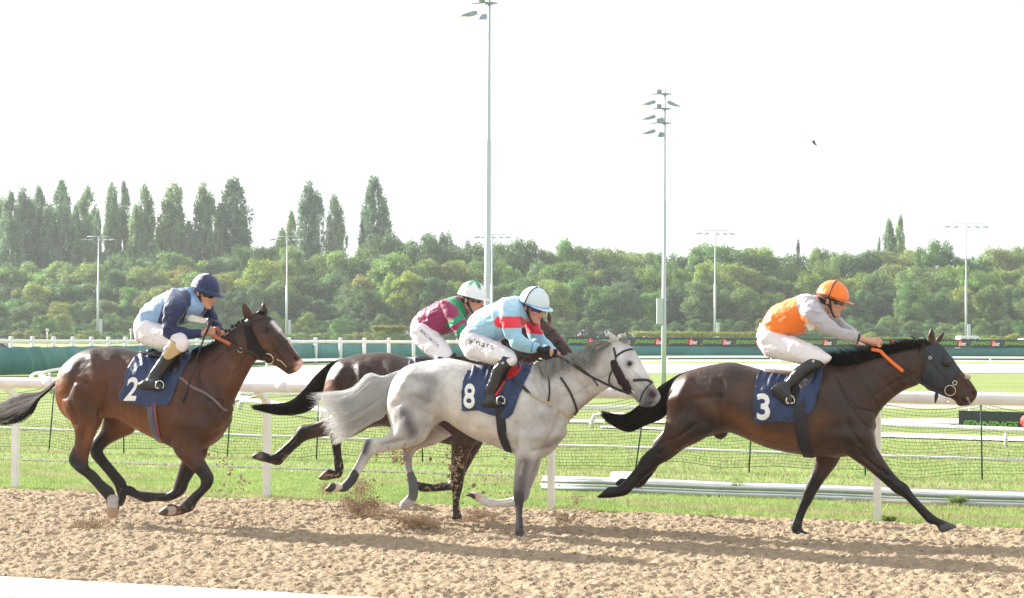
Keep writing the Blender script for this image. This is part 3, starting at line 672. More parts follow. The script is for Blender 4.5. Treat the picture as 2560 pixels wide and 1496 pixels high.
H3 = dict(
 trunk=[(1672,985,1670,1030,.08),(1688,950,1674,1065,.17),(1712,932,1694,1084,.22),(1745,920,1732,1096,.25),(1785,911,1776,1092,.262),(1826,906,1820,1082,.27),(1868,914,1858,1094,.28),(1910,926,1902,1114,.295),(1955,932,1948,1128,.30),(2005,928,1995,1136,.295),(2055,910,2045,1142,.27),(2095,915,2090,1145,.25),(2135,945,2128,1138,.21),(2165,985,2160,1120,.16),(2184,1030,2180,1092,.10)],
 neck=[(2050,914,2150,1110,.17),(2090,914,2185,1055,.15),(2140,906,2204,1024,.12),(2190,890,2230,998,.095),(2232,876,2262,976,.08),(2272,866,2296,962,.078),(2308,858,2318,940,.07)],
 head=[(2306,856,2296,905,.07),(2324,853,2303,945,.088),(2347,857,2315,972,.100),(2368,878,2338,982,.094),(2386,902,2358,988,.072),(2404,926,2372,995,.058),(2421,945,2386,1002,.05),(2436,966,2397,1016,.048),(2445,982,2424,1014,.04)],
 ears=[[(2322,855,2338,868,.020,-.055),(2319,838,2338,840,.020,-.066),(2327,820,2333,822,.008,-.07)],[(2338,848,2350,858,.020,.055),(2346,840,2357,846,.016,.06),(2360,829,2363,831,.006,.062)]],
 legs=[
  [(1672,990,1800,1050,.11,-.12),(1666,1040,1790,1075,.12,-.13),(1658,1078,1752,1103,.105,-.135),(1640,1108,1712,1122,.075,-.14),(1618,1128,1678,1148,.055,-.14),(1602,1144,1648,1164,.046,-.14),(1594,1160,1634,1178,.042,-.14),(1580,1180,1612,1196,.030,-.14),(1560,1202,1588,1218,.028,-.14),(1546,1214,1568,1238,.034,-.14),(1536,1216,1540,1244,.028,-.14),(1520,1218,1524,1246,.042,-.14),(1504,1232,1506,1246,.042,-.14),(1493,1241,1494,1245,.03,-.14)],
  [(1680,1010,1780,1070,.10,.12),(1668,1060,1730,1100,.09,.13),(1646,1088,1690,1118,.062,.14),(1634,1104,1668,1132,.046,.14),(1624,1130,1656,1152,.04,.14),(1608,1160,1640,1176,.028,.14),(1588,1190,1622,1200,.028,.14),(1576,1198,1602,1220,.033,.14),(1562,1196,1570,1218,.027,.14),(1550,1196,1548,1216,.04,.14),(1540,1206,1540,1214,.03,.14)],
  [(2060,1000,2186,1030,.08,-.12),(2080,1060,2186,1085,.10,-.13),(2108,1128,2190,1112,.095,-.135),(2134,1150,2206,1142,.07,-.14),(2168,1174,2226,1172,.054,-.14),(2206,1206,2246,1196,.042,-.14),(2238,1234,2268,1212,.040,-.14),(2260,1246,2286,1238,.034,-.14),(2282,1268,2304,1258,.026,-.14),(2304,1292,2326,1280,.026,-.14),(2320,1309,2344,1294,.033,-.14),(2340,1314,2358,1300,.027,-.14),(2346,1326,2369,1305,.042,-.14),(2356,1333,2386,1311,.046,-.14),(2378,1325,2394,1316,.035,-.14)],
  [(2040,1080,2130,1090,.09,.12),(2040,1138,2104,1140,.075,.13),(2034,1166,2090,1166,.056,.14),(2018,1204,2062,1202,.046,.14),(2005,1236,2040,1236,.04,.14),(2001,1252,2030,1256,.038,.14),(1993,1274,2017,1278,.027,.14),(1984,1298,2008,1302,.027,.14),(1977,1314,2005,1318,.034,.14),(1979,1328,2008,1326,.032,.14),(1984,1336,2022,1332,.042,.14),(1994,1341,2030,1338,.045,.14)]],
 bumps=[[(1780,1070,1790,1096,.04,0),(1798,1068,1803,1100,.035,0),(1815,1065,1818,1090,.03,0)]],
 eye=(2367,905), base=DBAY, mud=1290,
 sculpt=[('s',[(1800,1060),(1790,1010),(1800,960)],14,-.010),('s',[(1700,990),(1720,950)],16,.010),('s',[(1690,1040),(1730,1000),(1800,990)],10,-.007),('s',[(1720,1050),(1700,1090)],22,.014),('s',[(1650,1110),(1700,1090),(1740,1060)],7,-.006),('s',[(1850,960),(1880,1040)],20,-.006),
  ('s',[(2100,945),(2130,1010),(2170,1060)],10,-.008),('s',[(2060,970),(2085,1050)],24,.012),('s',[(2080,1090),(2140,1090),(2175,1100)],24,.015),('s',[(2130,1040),(2165,1080)],16,.012),('s',[(2120,1060),(2150,1110)],7,-.008),('s',[(2230,920),(2265,960)],10,.006),('s',[(2200,940),(2240,985)],9,-.006),('s',[(2150,1140),(2220,1190)],6,-.005),
  ('s',[(2330,930),(2340,960)],15,.008),('s',[(2367,895),(2378,902)],6,.006),('s',[(2434,983),(2440,985)],5,-.014),('s',[(2433,1002),(2412,1008),(2405,1000)],3,-.012),('s',[(2395,935),(2425,965)],5,.005)],
 paint=[('s',[(1676,985),(1668,1050)],22,(.13,.062,.032,.7)),('s',[(1830,1040),(1900,1090),(2000,1110)],28,(.15,.062,.028,.8)),('s',[(1720,960),(1760,1000),(1800,1030)],20,(.11,.05,.028,.5)),('s',[(1850,980)],34,(.10,.05,.03,.45)),('s',[(2030,1080),(2060,1040)],26,(.10,.045,.025,.6)),('s',[(1730,1065),(1770,1070)],34,(.014,.009,.007,.8)),('s',[(1780,925),(1850,935)],26,(.022,.012,.009,.6)),('s',[(2100,990),(2140,1060)],40,(.024,.013,.010,.6)),('s',[(2120,1100),(2180,1130)],26,(.018,.011,.009,.7)),  # rear-edge and tan hindquarter strokes paint highlights into the coat colour
  ('n',[(1640,1130),(1600,1180),(1555,1230),(1500,1240)],34,(*BLK,1)),('f',[(1660,1110),(1600,1200),(1545,1208)],34,(*BLK,1)),('n',[(2215,1190),(2255,1228),(2340,1310)],30,(*BLK,1)),('f',[(2040,1210),(2015,1260),(1990,1325)],34,(*BLK,1)),('n',[(2360,1326),(2388,1317)],-14,(.085,.085,.09,1)),
  ('s',[(2410,930),(2425,950)],4,(.3,.22,.16,.5)),('s',[(2437,984)],7,(.015,.01,.01,1)),('s',[(2438,985)],3,(.26,.05,.04,.8)),('s',[(2420,990),(2405,1005)],10,(.03,.022,.02,.7)),('s',[(2418,995),(2425,1008)],2.5,(.5,.35,.3,.8))],
)
H8 = dict(
 trunk=[(974,985,975,1030,.08),(990,942,985,1070,.17),(1016,916,1008,1090,.22),(1046,906,1040,1092,.25),(1080,900,1078,1072,.262),(1120,896,1112,1052,.27),(1160,903,1150,1074,.285),(1200,913,1190,1098,.30),(1245,918,1235,1115,.30),(1290,915,1278,1132,.28),(1330,910,1318,1148,.25),(1366,945,1352,1148,.21),(1395,985,1383,1128,.15),(1412,1030,1404,1095,.09)],
 neck=[(1320,915,1390,1110,.17),(1355,908,1418,1062,.145),(1395,900,1445,1030,.11),(1440,888,1475,1004,.09),(1482,876,1506,980,.08),(1520,862,1530,965,.078),(1545,850,1545,945,.07)],
 head=[(1540,848,1520,900,.07),(1560,854,1524,940,.088),(1583,872,1534,968,.10),(1599,897,1552,979,.094),(1612,920,1570,987,.072),(1625,944,1584,996,.057),(1637,964,1594,1008,.051),(1648,980,1606,1018,.048),(1653,993,1632,1018,.038)],
 ears=[[(1526,856,1546,850,.022,-.055),(1521,843,1540,840,.020,-.066),(1518,829,1523,828,.008,-.072)],[(1552,850,1566,858,.022,.055),(1556,840,1566,846,.016,.06),(1562,832,1566,835,.007,.062)]],
 legs=[
  [(975,985,1090,960,.10,-.12),(974,1035,1096,1010,.12,-.13),(976,1068,1086,1060,.11,-.135),(968,1086,1058,1106,.085,-.14),(946,1096,1010,1122,.06,-.14),(922,1096,966,1130,.048,-.14),(909,1104,940,1136,.042,-.14),(904,1126,926,1148,.036,-.14),(890,1156,912,1168,.027,-.14),(874,1184,896,1194,.027,-.14),(862,1200,888,1210,.034,-.14),(852,1208,864,1230,.032,-.14),(840,1206,846,1230,.034,-.14),(826,1208,830,1232,.044,-.14),(813,1224,815,1230,.03,-.14)],
  [(1060,1050,1130,1090,.09,.12),(1030,1090,1084,1114,.075,.13),(1012,1112,1048,1124,.052,.14),(1004,1128,1034,1136,.044,.14),(1006,1148,1030,1152,.038,.14),(1012,1172,1032,1174,.027,.14),(1017,1196,1041,1196,.031,.14),(1020,1222,1046,1222,.036,.14),(1020,1236,1045,1240,.034,.14),(1010,1246,1038,1256,.034,.14),(1000,1256,1024,1272,.046,.14),(999,1268,1010,1277,.04,.14)],
  [(1270,1010,1400,1020,.08,-.12),(1282,1070,1380,1080,.10,-.13),(1286,1128,1352,1132,.088,-.135),(1287,1160,1336,1164,.062,-.14),(1285,1196,1324,1198,.05,-.14),(1283,1230,1315,1230,.042,-.14),(1284,1246,1313,1248,.040,-.14),(1287,1262,1308,1264,.032,-.14),(1289,1288,1306,1290,.026,-.14),(1288,1310,1308,1312,.032,-.14),(1288,1324,1308,1324,.03,-.14),(1287,1334,1313,1332,.042,-.14),(1288,1341,1317,1340,.046,-.14)],
  [(1290,1090,1370,1110,.09,.12),(1302,1140,1354,1150,.066,.13),(1304,1180,1345,1182,.05,.14),(1298,1214,1329,1218,.043,.14),(1290,1236,1318,1250,.04,.14),(1276,1244,1284,1268,.034,.14),(1250,1249,1250,1268,.027,.14),(1222,1245,1222,1270,.033,.14),(1206,1240,1200,1258,.027,.14),(1198,1230,1186,1250,.04,.14),(1180,1230,1176,1243,.04,.14),(1164,1235,1164,1239,.03,.14)]],
 eye=(1573,910), base=(.52,.505,.495), dapple=.17,
 sculpt=[('s',[(1100,1050),(1095,1000),(1080,950)],14,-.010),('s',[(1000,980),(1020,940)],18,.010),('s',[(990,1010),(1030,990),(1070,1010)],9,-.008),('s',[(1020,1060),(1000,1090)],24,.014),('s',[(960,1110),(1010,1100)],5,-.007),('s',[(1040,930),(1080,940)],18,.007),
  ('s',[(1340,950),(1375,1010),(1400,1060)],10,-.008),('s',[(1305,960),(1315,1050)],24,.012),('s',[(1300,1090),(1350,1090),(1390,1090)],22,.014),('s',[(1360,1040),(1390,1080)],15,.012),('s',[(1290,1060),(1288,1120)],7,-.010),('s',[(1430,940),(1470,990)],9,-.006),('s',[(1460,920),(1490,960)],10,.006),('s',[(1330,1130),(1370,1120)],6,-.008),
  ('s',[(1545,925),(1550,950)],15,.008),('s',[(1571,901),(1582,906)],6,.008),('s',[(1629,987),(1635,990)],6,-.016),('s',[(1640,1008),(1618,1012)],3,-.009),('s',[(1590,930),(1630,975)],5,.005),('n',[(1300,1150),(1303,1220)],5,.006)],
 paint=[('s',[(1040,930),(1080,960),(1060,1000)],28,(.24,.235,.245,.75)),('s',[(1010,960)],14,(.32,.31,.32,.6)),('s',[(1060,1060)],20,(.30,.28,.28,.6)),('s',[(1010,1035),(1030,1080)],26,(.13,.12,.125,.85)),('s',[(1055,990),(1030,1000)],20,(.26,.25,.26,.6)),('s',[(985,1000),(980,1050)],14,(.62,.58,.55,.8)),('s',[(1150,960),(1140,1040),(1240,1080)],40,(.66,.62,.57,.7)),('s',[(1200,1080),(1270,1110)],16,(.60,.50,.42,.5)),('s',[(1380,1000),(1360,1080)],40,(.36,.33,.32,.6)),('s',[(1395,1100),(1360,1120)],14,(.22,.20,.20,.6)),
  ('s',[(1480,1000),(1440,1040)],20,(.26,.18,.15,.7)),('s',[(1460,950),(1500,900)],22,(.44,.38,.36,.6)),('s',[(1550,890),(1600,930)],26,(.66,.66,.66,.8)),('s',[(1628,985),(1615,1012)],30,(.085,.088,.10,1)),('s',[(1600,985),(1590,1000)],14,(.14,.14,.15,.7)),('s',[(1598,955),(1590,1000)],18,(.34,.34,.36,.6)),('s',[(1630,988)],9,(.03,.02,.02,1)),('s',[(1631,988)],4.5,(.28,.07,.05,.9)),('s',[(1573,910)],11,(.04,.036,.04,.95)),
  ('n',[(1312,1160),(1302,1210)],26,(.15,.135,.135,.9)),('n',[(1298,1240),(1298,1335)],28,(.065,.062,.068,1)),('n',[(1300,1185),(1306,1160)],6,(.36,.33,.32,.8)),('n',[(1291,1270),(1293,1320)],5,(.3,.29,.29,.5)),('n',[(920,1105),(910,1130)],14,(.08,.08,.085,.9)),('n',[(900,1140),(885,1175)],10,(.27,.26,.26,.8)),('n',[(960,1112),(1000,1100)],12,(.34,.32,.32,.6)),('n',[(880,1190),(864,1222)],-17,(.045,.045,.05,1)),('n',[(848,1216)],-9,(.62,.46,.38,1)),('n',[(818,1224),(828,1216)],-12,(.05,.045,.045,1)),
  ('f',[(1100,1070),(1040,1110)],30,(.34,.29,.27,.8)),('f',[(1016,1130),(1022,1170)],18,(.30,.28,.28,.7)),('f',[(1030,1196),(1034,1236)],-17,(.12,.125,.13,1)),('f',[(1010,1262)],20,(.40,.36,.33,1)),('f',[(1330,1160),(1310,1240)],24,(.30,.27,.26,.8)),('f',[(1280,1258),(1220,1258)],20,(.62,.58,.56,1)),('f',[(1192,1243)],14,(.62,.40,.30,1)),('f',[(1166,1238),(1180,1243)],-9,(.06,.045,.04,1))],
)
H4 = dict(
 trunk=[(815,965,816,1010,.08),(828,925,832,1045,.17),(850,900,852,1066,.22),(880,889,880,1076,.25),(915,884,915,1072,.262),(950,881,950,1066,.27),(985,885,985,1072,.28),(1030,897,1030,1086,.295),(1080,900,1080,1100,.30),(1120,892,1120,1112,.29),(1160,890,1160,1116,.26),(1198,915,1196,1108,.21),(1228,955,1226,1090,.15),(1244,990,1240,1060,.09)],
 neck=[(1150,895,1210,1080,.16),(1190,885,1245,1010,.14),(1230,865,1280,960,.11),(1265,842,1310,925,.09),(1300,820,1338,905,.08),(1335,802,1358,885,.075),(1352,795,1362,860,.07)],
 head=[(1350,796,1334,835,.068),(1368,806,1340,870,.086),(1388,824,1352,895,.096),(1405,843,1366,905,.088),(1420,862,1384,912,.068),(1434,882,1400,922,.055),(1448,902,1416,932,.05),(1458,915,1430,942,.046),(1464,926,1448,940,.034)],
 ears=[[(1346,806,1360,800,.02,-.055),(1343,795,1357,790,.018,-.062),(1346,780,1351,778,.007,-.068)],[(1368,808,1380,812,.02,.05),(1365,792,1378,792,.018,.058),(1368,778,1372,777,.007,.062)]],
 legs=[
  [(820,960,910,1000,.10,-.12),(825,1000,905,1040,.11,-.13),(835,1030,890,1078,.09,-.135),(812,1044,838,1088,.06,-.14),(784,1058,790,1096,.05,-.14),(752,1064,762,1104,.044,-.14),(738,1084,748,1116,.04,-.14),(724,1100,738,1124,.028,-.14),(700,1122,716,1146,.027,-.14),(682,1134,698,1164,.034,-.14),(670,1134,670,1158,.028,-.14),(652,1128,654,1154,.042,-.14),(638,1132,640,1150,.042,-.14),(630,1142,631,1146,.03,-.14)],
  [(850,1000,940,1060,.10,.12),(838,1048,900,1084,.09,.13),(826,1076,872,1096,.06,.14),(824,1092,856,1096,.044,.14),(828,1112,853,1114,.03,.14),(833,1140,855,1142,.027,.14),(835,1166,860,1170,.033,.14),(836,1176,852,1194,.028,.14),(822,1172,834,1198,.04,.14),(808,1180,816,1202,.042,.14),(797,1194,799,1200,.03,.14)],
  [(1120,1040,1210,1050,.08,-.12),(1126,1096,1196,1100,.088,-.13),(1128,1130,1176,1132,.066,-.135),(1127,1170,1164,1172,.05,-.14),(1127,1200,1160,1202,.043,-.14),(1129,1222,1156,1224,.039,-.14),(1131,1244,1150,1246,.027,-.14),(1131,1268,1149,1270,.027,-.14),(1129,1280,1152,1282,.032,-.14),(1127,1290,1155,1288,.04,-.14),(1127,1298,1157,1297,.045,-.14)],
  [(1150,1060,1220,1080,.08,.10),(1150,1110,1204,1116,.07,.12),(1144,1150,1182,1152,.052,.14),(1132,1182,1164,1186,.044,.14),(1122,1204,1150,1222,.04,.14),(1108,1206,1114,1228,.034,.14),(1080,1210,1080,1230,.027,.14),(1056,1206,1054,1230,.033,.14),(1044,1204,1036,1220,.027,.14),(1040,1192,1022,1208,.04,.14),(1030,1188,1014,1200,.04,.14)]],
 eye=(1391,858), base=(.045,.023,.016), mud=1100,
 sculpt=[('s',[(920,930),(915,980),(930,1040)],12,-.010),('s',[(840,950),(860,920)],16,.010),('s',[(850,1000),(880,950)],9,-.010),('s',[(900,920),(905,960)],14,.012),('s',[(950,910),(960,950)],20,-.006),('s',[(870,1020),(860,1060)],22,.012),('s',[(780,1070),(830,1055)],5,-.006)],
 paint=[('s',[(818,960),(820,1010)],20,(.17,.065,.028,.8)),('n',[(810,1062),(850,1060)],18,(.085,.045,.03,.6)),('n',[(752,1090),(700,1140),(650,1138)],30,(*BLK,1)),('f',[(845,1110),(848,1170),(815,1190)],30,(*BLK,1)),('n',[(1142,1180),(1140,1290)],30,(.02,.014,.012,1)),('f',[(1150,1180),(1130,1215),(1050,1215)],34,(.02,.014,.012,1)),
  ('s',[(1372,808),(1405,838),(1440,885)],5,(.30,.10,.04,.8)),('s',[(1391,858)],9,(.015,.01,.01,.8)),('n',[(650,1140)],11,(.20,.17,.14,.8)),('f',[(812,1190)],12,(.22,.13,.08,.8))],
)
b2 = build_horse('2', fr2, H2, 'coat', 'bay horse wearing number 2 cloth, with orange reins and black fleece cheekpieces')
b3 = build_horse('3', fr3, H3, 'coat', 'dark brown horse leading at full stretch, wearing a blue hood and number 3 cloth')
b8 = build_horse('8', fr8, H8, 'coatg', 'dapple grey horse with white tail wearing number 8 cloth')
b4 = build_horse('4', fr4, H4, 'coat', 'dark bay horse mostly hidden behind the grey one, black tail streaming out')
# --- tails and manes
def blk(u, g): return tuple(np.array((.014, .011, .010))*(g.uniform(.5, 1.6) if g.uniform() > .12 else g.uniform(3, 6)))  # a few strands are coloured paler as painted highlight streaks
def gryt(u, g): q = g.uniform(.86, .98); return (q, q, q)
def grym(u, g): q = g.uniform(.45, 1.15); return (.62*q, .61*q, .58*q)
def tip2(u, g): return tuple(np.array((.02, .018, .018))*g.uniform(.6, 1.5)) if u > .72 or g.uniform() < .08 else tuple(np.array((.74, .73, .74))*g.uniform(.5, 1.2))  # upper strands coloured pale grey, painting in the sunlit side of the tail
for key, secs, cf, n, kw in (
 ('2', [(150,942,143,958,.02),(122,966,116,982,.02),(103,982,92,1002,.025),(82,986,80,1026,.03),(48,990,54,1048,.045),(10,1010,20,1058,.05),(-45,1030,-20,1058,.05)], tip2, 1100, dict(wav=.03, t0=(0, .5), t1=(.6, 1.1), spread=.2)),
 ('3', [(1738,922,1726,940,.025),(1700,935,1702,958,.03),(1668,955,1676,1000,.04),(1630,985,1660,1040,.05),(1592,1022,1610,1062,.05),(1560,1040,1572,1078,.045),(1528,1036,1534,1064,.035),(1508,1030,1512,1048,.02)], blk, 1700, dict(wav=.010, t1=(.62, 1.10), spread=.15)),
 ('8', [(1020,920,1000,950,.03),(990,930,978,975,.04),(955,945,974,1010,.06),(925,942,955,1035,.07),(892,975,915,1055,.08),(850,988,880,1078,.08),(800,992,842,1098,.07)], gryt, 2200, dict(wav=.030, width=.0048, t0=(0, .45), t1=(.55, 1.14), spread=.24, segs=14)),
 ('4', [(856,896,838,915,.025),(820,912,814,950,.03),(790,940,798,1000,.045),(762,975,776,1022,.05),(728,1006,742,1034,.045),(690,1012,698,1036,.035),(655,1014,660,1028,.025),(634,1016,640,1024,.015)], blk, 1700, dict(wav=.016, t1=(.6, 1.10), spread=.16))):
    h = HORSES[key]; fr = h['fr']
    o = strands('tail', fr, secs, n, M['hairw' if key == '8' else 'hair'], h['root'], cf, seed=int(key)+3, **kw)
    if key in '2348':
        mb = MB(); cut = {'2': 3, '8': 3, '3': 6, '4': 6}[key]
        loft(mb, fr, [tuple(list(q)+[0]) for q in secs[:cut]], 12, 4, scale=.66 if key == '8' else .6); c = (.97, .97, .97) if key == '8' else (.010, .008, .008)
        mb.c = [c]*len(mb.v); mb.build('tail_core', M['hairw' if key == '8' else 'hair'], o)
mane('mane', fr3, [(2070,916),(2130,916),(2190,898),(2240,884),(2290,871),(2318,862)], [(2068,900),(2110,890),(2180,880),(2230,864),(2280,846),(2320,840)], [(2066,888),(2080,882),(2150,870),(2215,860),(2265,862),(2320,868)], 1900, M['hair'], b3['root'], blk, seed=2, tiplat=-.05, lat=.045)
mane('forelock', fr3, [(2060,912),(2100,915),(2150,905)], [(2075,905),(2105,905),(2150,898)], [(2092,898),(2110,890),(2150,885)], 500, M['hair'], b3['root'], blk, seed=5, tiplat=-.04).name = 'withers_mane'
mane('mane', fr8, [(1338,908),(1380,902),(1420,893),(1462,880),(1500,868),(1528,856)], [(1348,905),(1380,890),(1410,880),(1445,866),(1480,858),(1510,850)], [(1362,945),(1378,940),(1430,915),(1480,912),(1470,880),(1480,866)], 2200, M['hair'], b8['root'], grym, seed=4, tiplat=-.14, width=.0045)
mane('forelock', fr8, [(1545,850),(1560,852)], [(1545,832),(1562,838)], [(1560,842),(1572,862)], 260, M['hair'], b8['root'], grym, seed=6, tiplat=-.03, jit=.015)
mane('withers_mane', fr2, [(478,884),(505,876),(530,862)], [(485,868),(510,862),(535,852)], [(500,880),(520,882),(545,862)], 500, M['hair'], b2['root'], blk, seed=7, tiplat=-.06)
mb = MB()
for x, y in ((541,851),(556,841),(565,826),(574,826),(581,815),(591,812),(597,805),(607,801),(614,796)):
    p = fr2.U(x, y+2, 0); mb.ell(p, (.017, .016, .019), nu=10, nv=6)
mb.tube([fr2.U(x, y+7, 0) for x, y in ((520,868),(541,856),(566,836),(592,816),(618,796),(632,785))], .016, 8)
mb.c = [(.012, .01, .01)]*len(mb.v); mb.build('plaited_mane', M['hair'], b2['root'])
mane('forelock', fr2, [(640,784),(655,782)], [(645,776),(656,776)], [(655,778),(668,792)], 160, M['hair'], b2['root'], blk, seed=9, tiplat=-.0, jit=.01)
mane('mane', fr4, [(1240,865),(1290,830),(1340,802)], [(1250,855),(1290,822),(1338,795)], [(1270,880),(1300,850),(1340,820)], 300, M['hair'], b4['root'], blk, seed=10)
# ------------------------------------------------------------ tack
def strapobj(name, h, lst, mt, **kw):
    if name == 'bridle': name = 'bridle_strap'
    for q in lst:
        pts, wd = q[0], q[1]; k = dict(kw); k.update(q[2] if len(q) > 2 else {}); mir = k.pop('mirror', False)
        mb = MB(); strap(mb, h['fr'], h['bvh'], pts, wd, **k); o = mb.build(name, M[mt], h['root'], smooth=False)
        if mir:
            m2 = MB(); m2.v = [(v[0], -v[1], v[2]) for v in map(tuple, mb.v)]; m2.f = [tuple(reversed(f)) for f in mb.f]; m2.build(name, M[mt], h['root'], smooth=False)
    return o
def cloth(h, poly, num, quad, seed):
    o = patch('number_cloth', h['fr'], h['bvh'], poly2d(poly, 7), .012, .003, M['navy'], h['root'], mirror=True, wr=.024, wseed=seed, relax=3)
    if not num: return None
    cb = bvh_of(o.data)
    patch('cloth_number', h['fr'], cb, text_bm(num, quad, bold=.035), .0035, .0015, M['num'], o)
    return cb
def stirrup(h, top, px, py, lat, s=.045, tread=None):
    mb = MB(); fr = h['fr']; c = fr.U(px, py, lat)
    mb.tube([c+Vector((s*math.sin(a)*.75, s*.35*math.sin(a), s*math.cos(a)*1.05)) for a in [math.pi*1.25*(i/14)-math.pi*.625 for i in range(15)]], .006, 8)
    a = c+Vector((-s*.72, -.01, -s*.42)); b = c+Vector((s*.72, .02, -s*.42)); mb.tube([a, b], .011, 8)
    for sg in (1, -1):
        m2 = MB(); m2.v = [(v[0], v[1]*sg, v[2]) for v in map(tuple, mb.v)]; m2.f = mb.f; m2.build('stirrup', M['steel'], h['root'])
    tp = fr.U(*top, lat*.72)
    for sg in (1, -1): m3 = MB(); m3.tube([Vector((tp.x, tp.y*sg, tp.z)), Vector((c.x, c.y*sg, c.z+s))], .011, 6, flat=.35); m3.build('stirrup_leather', M['leather'], h['root'])
def saddle(h, secs, mt, flap=None, flapmt='leather'):
    mb = MB(); loft(mb, h['fr'], secs, 20, 4, pw=2.4)
    o = mb.build('saddle', M[mt], h['root'])
    if flap: patch('saddle_flap', h['fr'], h['bvh'], poly2d(flap, 7), .026, .006, M[flapmt], o, mirror=True, relax=3)
M['red'] = mat('red_leather', (.62, .02, .015), .35, var=.1); M['grey_l'] = mat('grey_leather', (.10, .105, .11), .3, var=.3, bump=.3, bscale=20)
M['taupe'] = mat('taupe_leather', (.24, .17, .15), .5); M['navyweb'] = mat('girth_web', (.012, .012, .02), .6); M['beige'] = mat('beige_web', (.42, .36, .25), .7); M['greyweb'] = mat('grey_web', (.17, .12, .11), .6)
M['purple'] = mat('purple_web', (.10, .05, .22), .6); M['rust'] = mat('rust_web', (.30, .09, .05), .6)
# horse 2
h = HORSES['2']
cloth(h, [(347,884),(365,878),(395,882),(430,888),(470,884),(486,880),(482,894),(470,912),(452,948),(443,972),(435,995),(426,1012),(410,1018),(388,1019),(366,1020),(345,1016),(322,1009),(301,1003),(297,990),(303,975),(312,962),(309,943),(318,918),(331,896)], '2', [(321,943),(353,943),(308,1003)], 3)
cb = [(371,1012),(376,1050),(386,1090),(404,1108)]
strapobj('girth', h, [([(376,1008),(378,1040),(386,1075),(398,1104)], .085)], 'grey_l', mirror=True, off=.006)
strapobj('girth_stripe', h, [([(382,1008),(384,1040),(391,1072),(400,1096)], .018)], 'purple', off=.013)
strapobj('girth_stripe', h, [([(388,1006),(390,1040),(397,1075),(403,1098)], .016)], 'rust', off=.013)
saddle(h, [(362,874,366,886,.11,0),(380,877,382,892,.13,0),(410,880,410,898,.14,0),(445,876,445,898,.11,0),(468,868,466,890,.06,0)], 'leather', [(420,895),(455,888),(462,905),(455,930),(440,945),(425,935),(415,915)])
stirrup(h, (424,890), 399, 965, -.345)
strapobj('breast_girth', h, [([(435,934),(460,952),(480,968),(510,982),(540,1004),(556,1022),(568,1026)], .024)], 'greyweb', mirror=True)
strapobj('neck_strap', h, [([(496,886),(494,915),(499,950),(497,975)], .014)], 'leather', mirror=True)
strapobj('bridle', h, [([(622,806),(640,800),(660,794),(678,800)], .022),([(684,880),(694,868),(706,858),(722,850)], .022),([(628,806),(624,830),(640,870),(664,900)], .016),([(626,812),(616,850),(628,885),(645,902),(660,905)], .014),([(660,902),(670,905),(684,902)], .02)], 'leather', mirror=True)
def fleece(h, pts, r, mt):
    mb = MB(); P = [hit(h['fr'], h['bvh'], *p, r*.6)[0] for p in catmull(pts, 4)]
    n = len(P)
    for sg in (1, -1): mb.tube([Vector((p.x, p.y*sg, p.z)) for p in P], [r*(.7+.45*math.sin(math.pi*(i+.5)/n)) for i in range(n)], 14)
    V = np.array([tuple(v) for v in mb.v]); nn = vnoise(V, 90, 2)*.004; c = V.copy(); c[:, 1] = np.sign(V[:, 1]); V[:, 0] += nn; V[:, 2] += vnoise(V, 80, 5)*.004
    mb.v = [tuple(v) for v in V]; return mb.build('fleece_cheekpiece', M[mt], h['root'])
fleece(h, [(621,816),(626,838),(638,862),(652,880),(668,893)], .036, 'fleece_b')
mb = MB(); ring(mb, h['fr'], h['bvh'], 674, 894, .05, .005, .03); ring(mb, h['fr'], h['bvh'], 605, 876, .022, .003, .05)
mb = MB(); mb.tube([h['fr'].U(691,899,-.07), h['fr'].U(702,903,-.06), h['fr'].U(716,918,-.045)], .006, 8); mb.build('bit', M['beige'], h['root'])
def reins(h, paths, mt):
    for nm, pts, wd, mtl in paths:
        mb = MB(); P = [h['fr'].U(*p) for p in pts]; P = [Vector(q) for q in catmull(P, 5)]
        mb.tube(P, wd/2, 8, flat=.35); mb.build(nm, M[mtl], h['root'])
reins(h, [('rein', [(529,840,-.12),(553,850,-.13),(576,862,-.14)], .034, 'tan'), ('rein', [(576,862,-.14),(606,876,-.15),(640,886,-.14),(668,897,-.11)], .022, 'leather'), ('rein', [(540,818,-.07),(548,830,-.05),(545,840,-.02),(533,843,.03)], .036, 'tan'), ('rein', [(558,838,.1),(600,858,.14),(690,898,.10)], .022, 'leather')], None)
# horse 3
h = HORSES['3']
cloth(h, [(1885,964),(1889,945),(1900,929),(1930,930),(1975,935),(2020,932),(2052,910),(2061,912),(2056,950),(2048,985),(2040,1018),(2022,1036),(2008,1042),(2000,1052),(1983,1058),(1960,1055),(1920,1058),(1886,1060),(1882,1030),(1882,1000)], '3', [(1892,984),(1926,984),(1892,1051)], 5)
strapobj('girth', h, [([(1993,960),(1997,1010),(2002,1060),(2010,1110),(2022,1138)], .10)], 'navyweb', mirror=True, off=.022)
saddle(h, [(1913,922,1914,934,.09,0),(1935,923,1936,938,.12,0),(1970,926,1970,942,.13,0),(2005,926,2005,944,.12,0),(2030,915,2028,938,.08,0),(2048,905,2044,925,.04,0)], 'taupe', [(1996,960),(2005,945),(2030,930),(2040,935),(2034,955),(2018,972),(2000,978)], 'grey_l')
stirrup(h, (2010,940), 1976, 1003, -.335)
strapobj('neck_strap', h, [([(2134,906),(2146,930),(2160,956),(2180,985),(2198,1015),(2204,1028)], .02)], 'leather', mirror=True)
HD3 = [(2303,872),(2325,862),(2345,856),(2362,868),(2382,895),(2400,922),(2398,934),(2388,942),(2378,960),(2372,982),(2355,982),(2332,976),(2312,966),(2302,956),(2304,935),(2312,910),(2318,893)]
ho = patch('hood', h['fr'], h['bvh'], poly2d(HD3, 7), .006, .003, M['hood'], h['root'], mirror=True, wr=.003, wseed=2)
